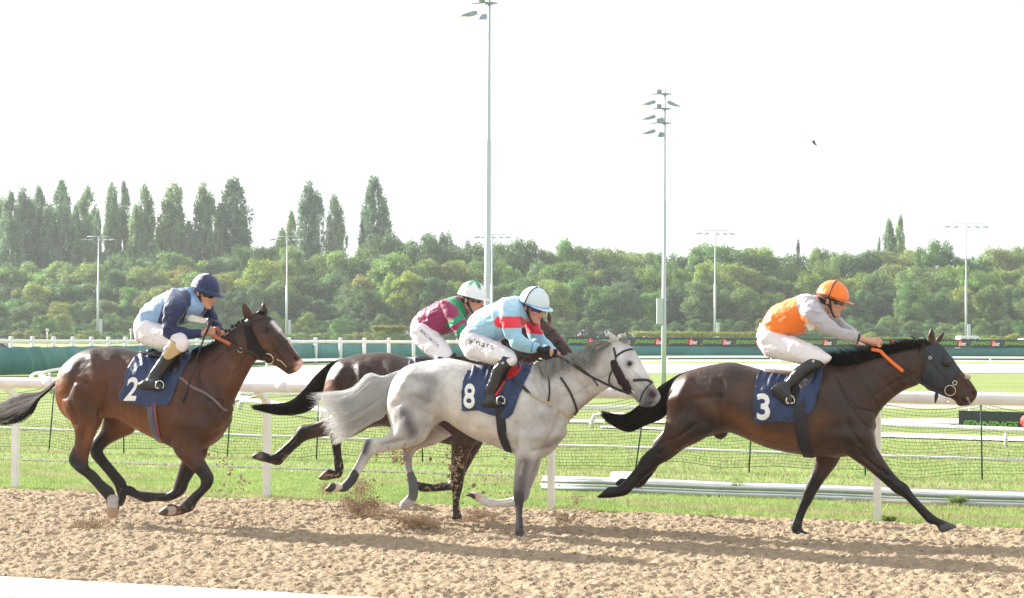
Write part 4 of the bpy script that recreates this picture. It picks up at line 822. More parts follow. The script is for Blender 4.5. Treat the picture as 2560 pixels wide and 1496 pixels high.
hb = dict(h); hb['bvh'] = bvh_of(ho.data)
p, n = hit(h['fr'], hb['bvh'], 2366, 906, .0)
for sg in (1, -1): mb = MB(); mb.ell((p.x, p.y*sg, p.z), (.042, .030, .046), nu=16, nv=10); mb.build('eye_cup', M['gloss'], ho)
strapobj('bridle', hb, [([(2308,862),(2314,880),(2326,896),(2345,920),(2368,943),(2380,956)], .022),([(2386,958),(2400,946),(2412,938)], .016),([(2394,1004),(2402,985),(2414,962),(2422,948)], .016),([(2318,890),(2308,915),(2302,950),(2304,972)], .014),([(2330,975),(2350,982),(2368,990)], .02)], 'leather', mirror=True)
mb = MB(); ring(mb, h['fr'], h['bvh'], 2376, 974, .046, .004, .035); ring(mb, h['fr'], h['bvh'], 2385, 958, .018, .0035, .035); ring(mb, h['fr'], h['bvh'], 2370, 993, .018, .0035, .035); ring(mb, h['fr'], h['bvh'], 2326, 896, .012, .004, .02)
mb = MB(); mb.ell(h['fr'].U(2419, 944, 0), (.03, .06, .022), nu=12, nv=8); mb.build('nose_fleece', M['fleece_w'], h['root'])
reins(h, [('rein', [(2178,874,-.08),(2200,878,-.08),(2208,886,-.09),(2232,908,-.12),(2258,929,-.14)], .032, 'orange'), ('rein', [(2258,929,-.14),(2300,957,-.15),(2338,978,-.13),(2370,992,-.1)], .02, 'leather'), ('rein', [(2176,872,.07),(2205,876,.07),(2260,925,.12),(2372,988,.1)], .02, 'leather')], None)
mb = MB(); mb.tube([h['fr'].U(2342,978,-.1), h['fr'].U(2341,990,-.11), h['fr'].U(2338,1008,-.1)], [.01, .018, .006], 8); mb.build('rein_stop', M['leather'], h['root'])
# horse 8
h = HORSES['8']
cloth(h, [(1157,950),(1162,935),(1175,922),(1190,918),(1225,918),(1270,918),(1310,910),(1336,908),(1328,930),(1315,955),(1303,985),(1292,1015),(1285,1035),(1270,1050),(1248,1046),(1225,1040),(1198,1029),(1180,1031),(1153,1030),(1153,990)], '8', [(1160,958),(1190,960),(1157,1021)], 8)
strapobj('girth', h, [([(1250,1010),(1252,1050),(1258,1090),(1272,1126)], .085)], 'navyweb', mirror=True, off=.016)
saddle(h, [(1208,912,1210,924,.09,0),(1225,913,1226,928,.12,0),(1255,915,1255,930,.13,0),(1285,912,1285,930,.11,0),(1305,902,1305,920,.05,0)], 'leather', [(1268,930),(1290,912),(1306,912),(1307,930),(1296,944),(1278,955),(1262,956)], 'red')
strapobj('saddle_trim', h, [([(1262,955),(1256,968),(1248,980),(1240,992)], .022)], 'red', off=.03)
stirrup(h, (1272,925), 1252, 1004, -.335)
strapobj('breast_girth', h, [([(1283,952),(1300,965),(1320,982)], .02),([(1292,950),(1310,968),(1325,985)], .012)], 'leather', mirror=True, off=.012)
strapobj('breast_girth', h, [([(1325,985),(1345,998),(1365,1005),(1390,1020),(1415,1040),(1432,1050)], .026)], 'beige', mirror=True)
strapobj('neck_strap', h, [([(1371,938),(1373,960),(1374,985),(1370,1006)], .017),([(1402,945),(1418,968),(1432,995),(1442,1025),(1452,1056)], .02, dict(off=.012))], 'leather')
strapobj('bridle', h, [([(1540,892),(1556,880),(1575,874),(1584,872)], .02),([(1582,952),(1600,950),(1618,951),(1631,955)], .026),([(1600,1004),(1606,985),(1618,968),(1630,957)], .015),([(1534,920),(1524,940),(1522,960),(1532,974),(1545,976)], .015),([(1528,966),(1545,972),(1562,978)], .02),([(1534,870),(1538,885),(1540,898)], .02)], 'leather', mirror=True)
fleece(h, [(1536,902),(1543,925),(1556,950),(1570,970),(1574,980)], .036, 'fleece_m')
mb = MB(); ring(mb, h['fr'], h['bvh'], 1580, 982, .036, .005, .03); ring(mb, h['fr'], h['bvh'], 1536, 972, .018, .003, .03)
reins(h, [('rein', [(1385,886,-.1),(1420,905,-.13),(1465,935,-.15),(1500,953,-.16),(1545,975,-.14),(1576,984,-.11)], .022, 'leather'), ('rein', [(1400,893,-.11),(1450,920,-.15),(1480,945,-.16),(1495,966,-.16)], .016, 'leather'), ('rein', [(1390,884,.06),(1460,920,.12),(1576,978,.1)], .02, 'leather')], None)
# horse 4 (behind the grey)
h = HORSES['4']
cloth(h, [(1022,900),(1060,902),(1110,900),(1140,895),(1136,950),(1120,1010),(1040,1010),(1015,990),(1016,930)], '', [(1030,940),(1050,940),(1030,990)], 4)
saddle(h, [(1046,888,1048,898,.09,0),(1062,891,1064,904,.12,0),(1090,895,1090,908,.13,0),(1120,890,1120,904,.09,0),(1140,882,1140,898,.05,0)], 'leather')
strapobj('bridle', h, [([(1357,850),(1368,838),(1378,828),(1388,822)], .022),([(1400,905),(1412,895),(1426,885)], .02)], 'leather', mirror=True)
reins(h, [('rein', [(1235,868,-.08),(1300,890,-.14),(1400,912,-.09)], .02, 'leather')], None)

# ------------------------------------------------------------ jockeys
NAVY = (.010, .019, .085); SKY2 = (.27, .45, .74); SKY8 = (.33, .60, .80); MAR = (.26, .015, .085); GRN = (.0, .26, .10); ORG = (.95, .22, .02); GRYS = (.46, .44, .49); RED = (.80, .035, .07); WHT = (.82, .82, .82); BK = (.014, .013, .015)
def capc(f): return f
def cap_navy(a, ph): return (.72, .74, .78) if (math.cos(a) < -.35 and ph > .0) else (.03, .10, .22) if ph < .12 else (.012, .020, .09)
def cap_mg(a, ph):
    k = (a/(math.pi/3)) % 1; return GRN if (ph > .5 and abs(k-.5) < (ph-.5)*.62) or ph > 1.35 else WHT
P2 = dict(cards=[[(462,792,-.13),(480,787,-.15),(500,795,-.14),(519,800,-.10),(510,809,-.10),(490,805,-.13),(470,803,-.14)]], base=(375,975), head=(512,733), tilt=20, yaw=10, hcolor=cap_navy, peak=(.014, .024, .10), button=NAVY, band=(.02, .05, .14), goggle=lambda a, j: (.01, .01, .012),
 neckl=[(478,742,505,785,.06,0),(488,730,518,765,.052,0),(496,722,528,752,.05,0)],
 torso=[(354,782,388,840,.14,0),(364,764,408,828,.155,0),(388,743,440,818,.165,0),(418,729,476,806,.18,0),(448,720,502,790,.18,0),(472,718,514,775,.15,0),(486,723,516,764,.08,0)],
 armn=[(432,722,470,752,.07,-.15),(420,738,470,768,.075,-.19),(410,765,462,782,.066,-.22),(406,792,450,800,.06,-.24),(405,818,442,818,.056,-.25),(406,840,430,812,.052,-.25),(428,852,434,815,.052,-.23),(455,850,456,820,.048,-.19),(480,845,482,824,.040,-.15),(503,844,503,826,.034,-.12)],
 armf=[(480,740,520,750,.06,.15),(492,765,532,765,.06,.2),(505,792,540,784,.052,.22),(522,815,550,804,.045,.18),(542,836,562,826,.034,.12)],
 handn=(522,829,-.10), handf=(560,842,.05), handang=12,
 pelvis=[(352,780,392,842,.145,0),(341,802,384,862,.16,0),(342,830,370,866,.13,0)],
 thigh=[(380,795,342,838,.10,-.08),(398,806,358,862,.105,-.10),(425,815,392,872,.095,-.15),(450,826,425,876,.08,-.20),(466,842,445,880,.066,-.24),(470,860,458,880,.04,-.26)],
 shin=[(424,848,464,862,.05,-.25),(409,874,456,878,.052,-.26),(400,892,440,898,.05,-.27),(388,912,424,918,.045,-.28),(374,932,409,938,.040,-.29),(366,946,402,952,.036,-.30),(364,958,398,962,.034,-.30)],
 foot=[(344,962,345,970,.022,-.30),(356,952,356,974,.034,-.30),(376,944,378,976,.038,-.31),(394,950,395,975,.042,-.32),(407,962,407,974,.030,-.32)],
 jcol=SKY2, jacket=[('s',[(430,735),(440,745)],-1,(*NAVY,1)),('n',[(447,748),(434,780),(424,815),(420,835),(460,836),(505,836)],-31,(*NAVY,1)),('n',[(460,735),(468,760)],-9,(*NAVY,1)),('f',[(515,765),(528,800),(552,832)],-26,(*NAVY,1)),('s',[(360,760),(385,750),(440,725)],26,(.55,.66,.82,.35))],  # last soft stroke paints the sunlit back into the silk colour
 bpaint=[], boot=[('s',[(432,866),(452,868),(420,886)],-13,(.50,.35,.17,1)),('s',[(438,852),(462,858)],-6,(.30,.20,.09,1))])
P3 = dict(cards=[[(2012,809,-.17),(2028,812,-.17),(2038,823,-.15),(2022,827,-.16)]], base=(1950,1000), head=(2079,752), tilt=17, yaw=6, hcolor=lambda a, ph: ORG, peak=ORG, button=ORG, band=(.10, .03, .02), overstrap=(.06, .02, .02), goggle=lambda a, j: (.02, .022, .024) if j in (0, 5) or a < .12 or a > .88 else (.10, .13, .14),
 neckl=[(2035,750,2060,800,.06,0),(2048,742,2072,785,.052,0),(2058,735,2084,770,.05,0)],
 torso=[(1904,812,1962,842,.14,0),(1910,798,1984,838,.155,0),(1930,772,2006,834,.165,0),(1962,752,2022,822,.18,0),(1996,741,2042,806,.185,0),(2022,736,2062,792,.155,0),(2043,739,2068,780,.08,0)],
 armn=[(2020,742,2000,782,.07,-.15),(2040,755,2005,800,.078,-.19),(2060,780,2030,814,.070,-.21),(2080,802,2052,830,.062,-.21),(2100,815,2082,841,.054,-.19),(2126,826,2112,851,.046,-.15),(2151,836,2146,856,.036,-.10)],
 armf=[(2050,760,2050,795,.06,.15),(2072,772,2068,810,.062,.2),(2094,790,2090,822,.055,.2),(2116,808,2110,838,.048,.17),(2134,822,2130,848,.04,.13),(2152,838,2148,856,.034,.09)],
 handn=(2188,856,-.07), handf=(2180,862,.07), handang=14,
 pelvis=[(1900,808,1968,845,.145,0),(1892,835,1955,872,.16,0),(1896,865,1930,892,.13,0)],
 thigh=[(1935,822,1894,862,.10,-.08),(1960,834,1915,890,.105,-.10),(1998,848,1958,900,.095,-.15),(2035,864,2000,910,.082,-.19),(2062,880,2035,912,.068,-.22),(2079,893,2062,912,.05,-.24)],
 shin=[(2024,894,2066,904,.052,-.24),(2008,908,2052,920,.055,-.25),(1992,918,2026,934,.052,-.26),(1980,930,2006,950,.046,-.27),(1970,944,1994,962,.040,-.28),(1962,954,1984,970,.036,-.28)],
 foot=[(1932,966,1926,980,.024,-.29),(1950,955,1934,990,.036,-.29),(1970,956,1944,998,.040,-.30),(1978,978,1958,1008,.042,-.31),(1983,1000,1972,1015,.036,-.31)],
 jcol=ORG, jacket=[('n',[(2022,762),(2060,796),(2095,825),(2150,847)],-30,(*GRYS,1)),('f',[(2060,780),(2095,806),(2150,848)],-32,(*GRYS,1)),('s',[(1998,745),(2012,742),(2034,742)],-8,(*GRYS,1)),('s',[(1940,770),(1980,752)],18,(1.0,.48,.2,.3)),('n',[(2018,812),(2030,820)],-7,(.75,.75,.75,1)),('n',[(2147,846)],-1,(*BK,1)),('n',[(2149,837),(2146,856)],-3.5,(*BK,1))],  # soft paler orange stroke along the back is painted sunlight
 bpaint=[], boot=[('n',[(2033,903)],-3,(.6,.6,.6,1))])
P8 = dict(base=(1230,1000), head=(1333,768), tilt=20, yaw=22, hs=1.12, glove=True, hcolor=lambda a, ph: (.66, .78, .84), peak=(.60, .75, .84), button=(.66, .78, .84), band=(.12, .36, .68), overstrap=(.03, .03, .04), goggle=lambda a, j: (.015, .015, .02) if j in (0, 5) else (.02, .03, .35),
 neckl=[(1285,758,1310,808,.06,0),(1300,748,1326,796,.055,0),(1312,742,1338,780,.052,0)],
 torso=[(1173,808,1204,845,.14,0),(1179,793,1226,858,.155,0),(1198,776,1248,854,.17,0),(1228,760,1274,840,.185,0),(1262,746,1300,820,.19,0),(1288,740,1318,802,.16,0),(1302,745,1324,790,.085,0)],
 armn=[(1256,748,1295,770,.07,-.15),(1250,768,1298,780,.078,-.19),(1250,792,1297,798,.070,-.22),(1256,822,1302,820,.062,-.24),(1266,848,1306,834,.056,-.25),(1280,866,1312,844,.054,-.24),(1298,876,1322,852,.05,-.21),(1318,880,1332,858,.042,-.17),(1338,880,1344,862,.035,-.13)],
 armf=[(1300,770,1340,790,.06,.15),(1308,795,1346,800,.062,.2),(1314,822,1352,816,.058,.22),(1326,850,1360,838,.05,.2),(1348,868,1376,856,.042,.16),(1372,882,1390,872,.034,.1)],
 handn=(1366,878,-.09), handf=(1384,886,.06), handang=14,
 pelvis=[(1170,812,1212,850,.145,0),(1156,832,1204,874,.16,0),(1152,862,1188,898,.13,0)],
 thigh=[(1195,825,1152,868,.10,-.08),(1215,840,1168,895,.105,-.10),(1240,855,1202,905,.098,-.15),(1268,870,1232,912,.085,-.19),(1286,884,1258,915,.07,-.22),(1292,898,1276,916,.05,-.24)],
 shin=[(1252,888,1290,897,.05,-.24),(1246,904,1284,913,.053,-.25),(1232,920,1266,930,.052,-.26),(1224,944,1256,952,.046,-.27),(1214,966,1246,975,.040,-.28),(1211,980,1242,988,.036,-.28),(1212,994,1242,998,.036,-.28)],
 foot=[(1203,1008,1204,1018,.024,-.29),(1214,996,1214,1021,.036,-.29),(1232,988,1232,1020,.040,-.30),(1248,996,1248,1018,.042,-.31),(1259,1006,1259,1015,.03,-.31)],
 jcol=SKY8, jacket=[('n',[(1250,806),(1299,806)],-14.5,(*RED,1)),('f',[(1312,816),(1350,822)],-15,(*RED,1)),('s',[(1200,785),(1240,765),(1290,748)],22,(.7,.82,.9,.35)),('n',[(1332,858),(1328,880)],-2,(.05,.3,.65,1))],  # soft whitish stroke paints light falling on the upper back
 bpaint=[], boot=[('n',[(1257,908)],-3,(.55,.55,.55,1))], marks=[('breeches_lettering', "y'nars", [(1172,842),(1236,860),(1170,862)], 'navyweb')])
P4 = dict(base=(1085,960), head=(1180,749), tilt=12, yaw=14, hcolor=cap_mg, peak=WHT, button=GRN, band=WHT, goggle=lambda a, j: (.02, .018, .016) if j in (0, 5) else (.30, .20, .06) if .15 < a < .25 and 1 < j < 4 else (.06, .055, .05),
 neckl=[(1136,752,1160,800,.06,0),(1148,745,1172,785,.052,0),(1158,740,1184,772,.05,0)],
 torso=[(1046,786,1082,835,.14,0),(1056,774,1102,840,.155,0),(1078,762,1126,834,.165,0),(1105,750,1148,818,.18,0),(1128,742,1164,802,.18,0),(1146,742,1172,786,.12,0)],
 armn=[(1102,752,1140,762,.07,-.15),(1106,772,1152,780,.075,-.19),(1118,796,1162,798,.066,-.22),(1132,824,1168,816,.058,-.24),(1148,848,1180,830,.052,-.24),(1178,860,1196,838,.045,-.2),(1215,868,1222,850,.036,-.12)],
 handn=(1240,864,-.08), handf=(1250,862,.08), handang=10,
 pelvis=[(1043,786,1088,838,.145,0),(1030,806,1080,850,.155,0),(1028,830,1062,862,.12,0)],
 thigh=[(1072,800,1026,838,.10,-.08),(1088,820,1040,862,.10,-.10),(1106,844,1066,885,.09,-.15),(1122,866,1088,900,.075,-.19),(1130,886,1108,904,.05,-.22)],
 shin=[(1092,890,1128,898,.05,-.23),(1080,915,1114,922,.05,-.25),(1068,940,1098,948,.042,-.27),(1062,960,1088,966,.036,-.28)],
 foot=[(1044,975,1046,984,.024,-.29),(1060,966,1060,988,.036,-.29),(1085,970,1085,988,.04,-.3),(1100,978,1100,986,.03,-.3)],
 jcol=MAR, jacket=[('s',[(1128,748),(1150,762),(1158,790)],-8.5,(*GRN,1)),('n',[(1122,812),(1155,792)],-7,(*GRN,1)),('n',[(1140,842),(1158,815)],-6,(*GRN,1)),('f',[(1150,800),(1190,800)],-6,(*GRN,1))],
 bpaint=[], boot=[], marks=[('breeches_lettering', 'KINGSWOOD', [(1055,822),(1100,864),(1050,830)], 'navyweb')])
j2 = build_person('2', fr2, P2, 'rearmost jockey in pale blue silks with navy sleeves and cap, holding a whip')
j3 = build_person('3', fr3, P3, 'jockey in orange silks with grey sleeves and orange cap crouched on the leading horse')
j8 = build_person('8', fr8, P8, 'jockey in light blue silks with red armbands and black gloves riding the grey')
j4 = build_person('4', fr4, P4, 'jockey in maroon and green silks and white cap, farthest from the stands')
# whip in the hand of the navy-capped jockey
wp = MB(); pts = [(529,798,-.16),(520,822,-.15),(511,842,-.16),(503,865,-.2),(494,890,-.26),(483,925,-.32),(474,955,-.35)]
wp.tube([fr2.U(*q) for q in pts], [.012, .012, .010, .007, .006, .007, .008], 8)
wr_ = empty('riding_whip', fr2.o, -ANG); tag(wr_, 'black riding whip pointing down beside the neck of horse number 2', 'whip')
wp.build('shaft', M['leather'], wr_)
wp = MB(); wp.tube([fr2.U(*q) for q in [(474,955,-.35),(467,982,-.355),(458,1006,-.36)]], [.012, .019, .022], 10, flat=.5); wp.build('padded_flap', M['navyweb'], wr_)
# ------------------------------------------------------------ ground, track, grass
def fastmesh(name, V, Fq, cols=None, smooth=False):
    V = np.asarray(V, np.float32); Fq = np.asarray(Fq, np.int32); k = Fq.shape[1]; n = len(Fq)
    me = bpy.data.meshes.new(name); me.vertices.add(len(V)); me.vertices.foreach_set('co', V.ravel())
    me.loops.add(n*k); me.loops.foreach_set('vertex_index', Fq.ravel()); me.polygons.add(n)
    me.polygons.foreach_set('loop_start', np.arange(0, n*k, k, dtype=np.int32))
    if smooth: me.polygons.foreach_set('use_smooth', np.ones(n, bool))
    me.update(calc_edges=True)
    if cols is not None: setcol(me, cols)
    return me
def tl(x, lat, z=0.0):
    """track space: x along the rail, lat away from the stands, origin at the foot of the right-hand rail post"""
    p = P0+HD*x+LT*lat; return Vector((p.x, p.y, z))
P0 = G(2193, 1297)
def intrack(p): d = Vector(p)-P0; return d.dot(HD), d.dot(LT)
LM = [(-60, 'cut by the left edge'), (30, 'near the left edge'), (120, 'left of the leftmost lamp'), (200, 'touching the leftmost lamp'), (270, 'just right of the leftmost lamp'), (350, 'left of the navy cap'), (430, 'over the back of the navy-capped jockey'), (510, 'above the navy cap'), (590, 'above the plaited mane'), (670, 'left of the lamp over horse 2'), (740, 'right of the lamp over horse 2'), (820, 'midway between the navy and white caps'), (900, 'below the last left-hand poplar'), (980, 'right of the last left-hand poplar'), (1060, 'left of the green and white cap'), (1140, 'above the green and white cap'), (1210, 'behind the tallest mast'), (1280, 'just right of the tallest mast'), (1350, 'above the pale blue cap'), (1430, 'right of the pale blue cap'), (1510, 'above the ears of the grey horse'), (1590, 'left of the second mast'), (1660, 'behind the second mast'), (1730, 'between the second mast and the next lamp'), (1800, 'behind the lamp right of the second mast'), (1880, 'left of the orange-clad jockey'), (1960, 'over the back of the orange-clad jockey'), (2040, 'above the orange cap'), (2120, 'right of the orange cap'), (2200, 'below the right-hand poplars'), (2280, 'right of the right-hand poplars'), (2350, 'left of the rightmost lamp'), (2420, 'behind the rightmost lamp'), (2490, 'right of the rightmost lamp'), (2560, 'near the right edge'), (2640, 'cut by the right edge')]
USED = set()
def gmat():
    m, nt, b = nodes('turf'); L = nt.links
    tc = nt.nodes.new('ShaderNodeTexCoord'); b.inputs['Roughness'].default_value = .9; b.inputs['Specular IOR Level'].default_value = .15
    def nz(s, d, st=(1, 1, 1)):
        mp = nt.nodes.new('ShaderNodeMapping'); mp.inputs['Scale'].default_value = st; mp.inputs['Rotation'].default_value = (0, 0, ANG)
        n = nt.nodes.new('ShaderNodeTexNoise'); n.inputs['Scale'].default_value = s; n.inputs['Detail'].default_value = d; n.inputs['Roughness'].default_value = .65
        L.new(tc.outputs['Object'], mp.inputs[0]); L.new(mp.outputs[0], n.inputs[0]); return n
    def ramp(n, a, b_, c1, c2):
        r = nt.nodes.new('ShaderNodeValToRGB'); r.color_ramp.elements[0].position = a; r.color_ramp.elements[1].position = b_
        r.color_ramp.elements[0].color = (*c1, 1); r.color_ramp.elements[1].color = (*c2, 1); L.new(n.outputs[0], r.inputs[0]); return r
    r1 = ramp(nz(.55, 6, (.35, 1.6, 1)), .35, .65, (.22, .30, .09), (.34, .41, .15)); r2 = ramp(nz(14, 6), .3, .7, (.6, .6, .6), (1.25, 1.25, 1.2))
    mm = nt.nodes.new('ShaderNodeMixRGB'); mm.blend_type = 'MULTIPLY'; mm.inputs[0].default_value = 1; L.new(r1.outputs[0], mm.inputs[1]); L.new(r2.outputs[0], mm.inputs[2])
    r3 = ramp(nz(.9, 5, (.4, 1.8, 1)), .57, .70, (0, 0, 0), (.75, .75, .75)); m2 = nt.nodes.new('ShaderNodeMixRGB'); m2.inputs[2].default_value = (.36, .31, .18, 1)
    L.new(r3.outputs[0], m2.inputs[0]); L.new(mm.outputs[0], m2.inputs[1]); L.new(m2.outputs[0], b.inputs['Base Color'])
    bp = nt.nodes.new('ShaderNodeBump'); bp.inputs['Strength'].default_value = .8; bp.inputs['Distance'].default_value = .06; L.new(nz(22, 6).outputs[0], bp.inputs['Height']); L.new(bp.outputs[0], b.inputs['Normal'])
    return m
M['turf'] = gmat()
M['dirt'] = mat('sand_track', (.42, .325, .220), .95, spec=.1, var=.25, vscale=14, bump=1.0, bscale=95, bdetail=8, col2=(.485, .378, .262))
M['sand'] = mat('pale_sand', (.66, .60, .52), .95, spec=.1, var=.08, vscale=2, bump=.3, bscale=6)
M['tarmac'] = mat('worn_path', (.17, .155, .135), .9, var=.3, bump=.3)
M['blade'] = mat('grass_blades', attr=True, rough=.7, spec=.2, var=.25, vscale=3, trans=.35)
g_ = mk('ground', [(-900, -50, -.035), (900, -50, -.035), (900, 2500, -.035), (-900, 2500, -.035)], [(0, 1, 2, 3)], M['turf']); tag(g_, kind='structure')
E0, E1 = G(0, 1219), G(2560, 1314)
EL = (intrack(E0)[1]+intrack(E1)[1])/2
# the raked, lumpy riding surface
st = .017; xs = np.arange(-11.5, 4.6, st); ls = np.arange(-9.2, EL+.05, st)
gx, gl = np.meshgrid(xs, ls, indexing='ij'); Q = np.stack([gx.ravel(), gl.ravel(), np.zeros(gx.size)], 1)
n1 = 1-np.abs(vnoise(Q*np.array((1, 1.2, 1)), 11, 1)); n2 = vnoise(Q, 24, 2); n3 = vnoise(Q, 47, 3); n0 = vnoise(Q, 1.3, 4)
hgt = .010*n0+.009*np.sin(Q[:, 1]*9+n0)+.010*vnoise(Q*np.array((1, 1.15, 1)), 7, 6)+.012*np.clip(vnoise(Q, 16, 16)+.1, 0, 1)+.021*np.clip(vnoise(Q*np.array((.85, 1.1, 1)), 30, 26), -.2, 1)+.012*n3-.008
edge = np.clip((EL-Q[:, 1])/.25+vnoise(Q, 3, 9)*.5, 0, 1); hgt = hgt*(.35+.65*edge)-.03*(1-edge)
W = np.array(P0)[None]+Q[:, :1]*np.array(HD)+Q[:, 1:2]*np.array(LT); W[:, 2] = hgt
nx, ny = gx.shape; i, j = np.meshgrid(np.arange(nx-1), np.arange(ny-1), indexing='ij'); a = (i*ny+j).ravel()
me = fastmesh('track_surface', W, np.stack([a, a+ny, a+ny+1, a+1], 1), smooth=True)
tag(mesh_obj('track_surface', me, M['dirt']), kind='structure')
gq = np.random.default_rng(77); nq = 26000; cx_ = gq.uniform(-11, 4.3, nq); cl_ = gq.uniform(-9, EL-.1, nq); ii = np.clip(((cx_-xs[0])/st).astype(int), 0, nx-1); jj = np.clip(((cl_-ls[0])/st).astype(int), 0, ny-1)
cz = hgt[ii*ny+jj]; cs = .004+.011*gq.uniform(0, 1, nq)**4+.003*gq.uniform(0, 1, nq); cc = np.array(P0)[None]+cx_[:, None]*np.array(HD)+cl_[:, None]*np.array(LT); cc[:, 2] = cz+cs*.3
octo = np.array([(1, 0, 0), (-1, 0, 0), (0, 1, 0), (0, -1, 0), (0, 0, .8), (0, 0, -.8)], float); ofc = np.array([(0, 2, 4), (2, 1, 4), (1, 3, 4), (3, 0, 4), (2, 0, 5), (1, 2, 5), (3, 1, 5), (0, 3, 5)])
Vc = (cc[:, None, :]+octo[None]*cs[:, None, None]*gq.uniform(.6, 1.4, (nq, 6, 1))+gq.normal(0, .15, (nq, 6, 3))*cs[:, None, None]).reshape(-1, 3); Fo = (ofc[None]+np.arange(nq)[:, None, None]*6).reshape(-1, 3)
tag(mesh_obj('sand_crumbs', fastmesh('sand_crumbs', Vc, Fo), M['dirt']), kind='stuff', label='loose crumbs of sand strewn over the racing surface', cat='sand')
far_ = [tl(-400, -12, -.02), tl(60, -12, -.02), tl(60, EL-.08, -.02), tl(-400, EL-.08, -.02)]
tag(mk('track', far_, [(0, 1, 2, 3)], M['dirt']), kind='structure')
def sheet(name, poly, z, mt):
    bm = bmesh.new(); bm.faces.new([bm.verts.new(G(x, y, z)) for x, y in poly]); bmesh.ops.triangulate(bm, faces=bm.faces)
    me = bpy.data.meshes.new(name); bm.to_mesh(me); bm.free(); o = mesh_obj(name, me, mt); tag(o, kind='structure')
    for p in me.polygons:
        if p.normal.z < 0: me.flip_normals(); break
    return o
sheet('sand_road', [(545, 1010), (700, 980), (900, 968), (1150, 952), (1400, 934), (2700, 933), (2700, 911), (1500, 908), (1000, 909), (700, 914), (600, 922), (520, 950)], -.010, M['sand'])
sheet('sand_strip', [(1300, 1048), (2700, 1046), (2700, 1060), (1300, 1056)], -.012, M['sand'])
sheet('sand_strip', [(1500, 1065), (2100, 1078), (2700, 1096), (2700, 1108), (2100, 1089), (1500, 1069)], -.014, M['sand'])
sheet('far_meadow', [(-200, 868), (2800, 868), (2800, 853), (-200, 853)], -.02, mat('dry_meadow', (.30, .30, .12), .9, var=.15, vscale=.2, col2=(.24, .27, .09)))
pl = [tl(x, l) for x, l in [(-60, 0)]]
yL = intrack(G(0, 1143))[1]; yR = intrack(G(1300, 1183))[1]; yM = (yL+yR)/2
mk('worn_path', [tl(-60, yM-.16, -.024), tl(30, yM-.16, -.024), tl(30, yM+.16, -.024), tl(-60, yM+.16, -.024)], [(0, 1, 2, 3)], M['tarmac'])['kind'] = 'structure'
# grass blades between the sand and the netting, and thinner beyond
def blades(n, x0, x1, l0, l1, hh, wd, seed, dens=None):
    g = np.random.default_rng(seed); X = g.uniform(x0, x1, n); Lq = l0+(l1-l0)*g.uniform(0, 1, n)**1.3
    B = np.array(P0)[None]+X[:, None]*np.array(HD)+Lq[:, None]*np.array(LT); B[:, 2] = -.03
    p3 = np.stack([X*.5, Lq*2, X*0], 1); patchy = vnoise(p3, 1.2, 5)
    px = project(B); keep = (px[:, 0] > -60) & (px[:, 0] < 2620) & (np.abs(Lq-yM) > .15*g.uniform(0, 1, n)); B = B[keep]; patchy = patchy[keep]; n = len(B)
    ang = g.uniform(0, 6.28, n); d = np.stack([np.cos(ang), np.sin(ang), ang*0], 1); h = hh*g.uniform(.4, 1.1, n)*(1+.3*patchy); lean = g.normal(0, .5, (n, 3)); lean[:, 2] = 0
    T = B+np.stack([ang*0, ang*0, h], 1)+lean*h[:, None]
    V = np.stack([B-d*wd, B+d*wd, T], 1).reshape(-1, 3)
    cb = np.where((patchy > .25)[:, None]*(g.uniform(0, 1, n) < .6)[:, None], np.array((.42, .37, .22)), np.array((.31, .41, .14)))*g.uniform(.7, 1.35, n)[:, None]
    return V, np.arange(3*n).reshape(-1, 3), np.repeat(cb, 3, 0)
V, Fq, C = blades(150000, -14, 5, EL-.04, 3.4, .042, .004, 3)
tag(mesh_obj('grass', fastmesh('grass', V, Fq, C), M['blade']), kind='stuff', label='short bright grass beside the sand track', cat='grass')
V, Fq, C = blades(90000, -30, 8, 3.4, 14, .05, .008, 4)
tag(mesh_obj('grass', fastmesh('grass_far', V, Fq, C), M['blade']), kind='stuff', label='short grass inside the course beyond the netting', cat='grass')

# ------------------------------------------------------------ running rails
rail_root = empty('running_rail', P0, -ANG); tag(rail_root, 'white plastic running rail on curved posts just behind the horses', 'rail')
RH = 1.215; SET = .26
def railpost(x, root, lat=0., h=RH, sgn=-1):
    mb = MB(); pts = [(x, lat, -.1), (x, lat, .5), (x, lat, h-.32), (x, lat+sgn*.02, h-.2), (x, lat+sgn*.10, h-.11), (x, lat+sgn*SET*.75, h-.07), (x, lat+sgn*SET, h-.06)]
    V = []; n = len(pts); prof = catmull(pts, 4)
    for i, p in enumerate(prof):
        t = prof[min(i+1, len(prof)-1)]-prof[max(i-1, 0)]; t /= np.linalg.norm(t); s_ = np.array((1., 0, 0)); u = np.cross(t, s_)
        w1 = .034; w2 = .036
        for a, b in ((-1, -1), (1, -1), (1, 1), (-1, 1)): V.append(tuple(p+s_*a*w1+u*b*w2))
    m = len(prof); Fc = [(i*4+k, i*4+(k+1) % 4, i*4+4+(k+1) % 4, i*4+4+k) for i in range(m-1) for k in range(4)]+[(3, 2, 1, 0), (m*4-4, m*4-3, m*4-2, m*4-1)]
    return mk('post', V, Fc, M['white'], root, smooth=False)
pxs = [intrack(G(*q))[0] for q in ((40, 1215), (673, 1238), (1388, 1263), (2193, 1297))]
sp = (pxs[3]-pxs[0])/3
for k in range(-3, 2):
    pass
for x in [pxs[0]-2*sp, pxs[0]-sp]+pxs+[sp]: railpost(x, rail_root)
mb = MB(); N_ = 60
mb.tube([(x, -SET, RH) for x in np.linspace(-30, 9, N_)], .060, 20); mb.build('rail_tube', M['white'], rail_root)
mb = MB()
for x in (-12.3, -9.35, -6.4, -3.45, -.6, 2.4): mb = MB(); mb.tube([(x-.06, -SET, RH), (x+.06, -SET, RH)], .0625, 20); mb.build('joint_sleeve', M['white'], rail_root)
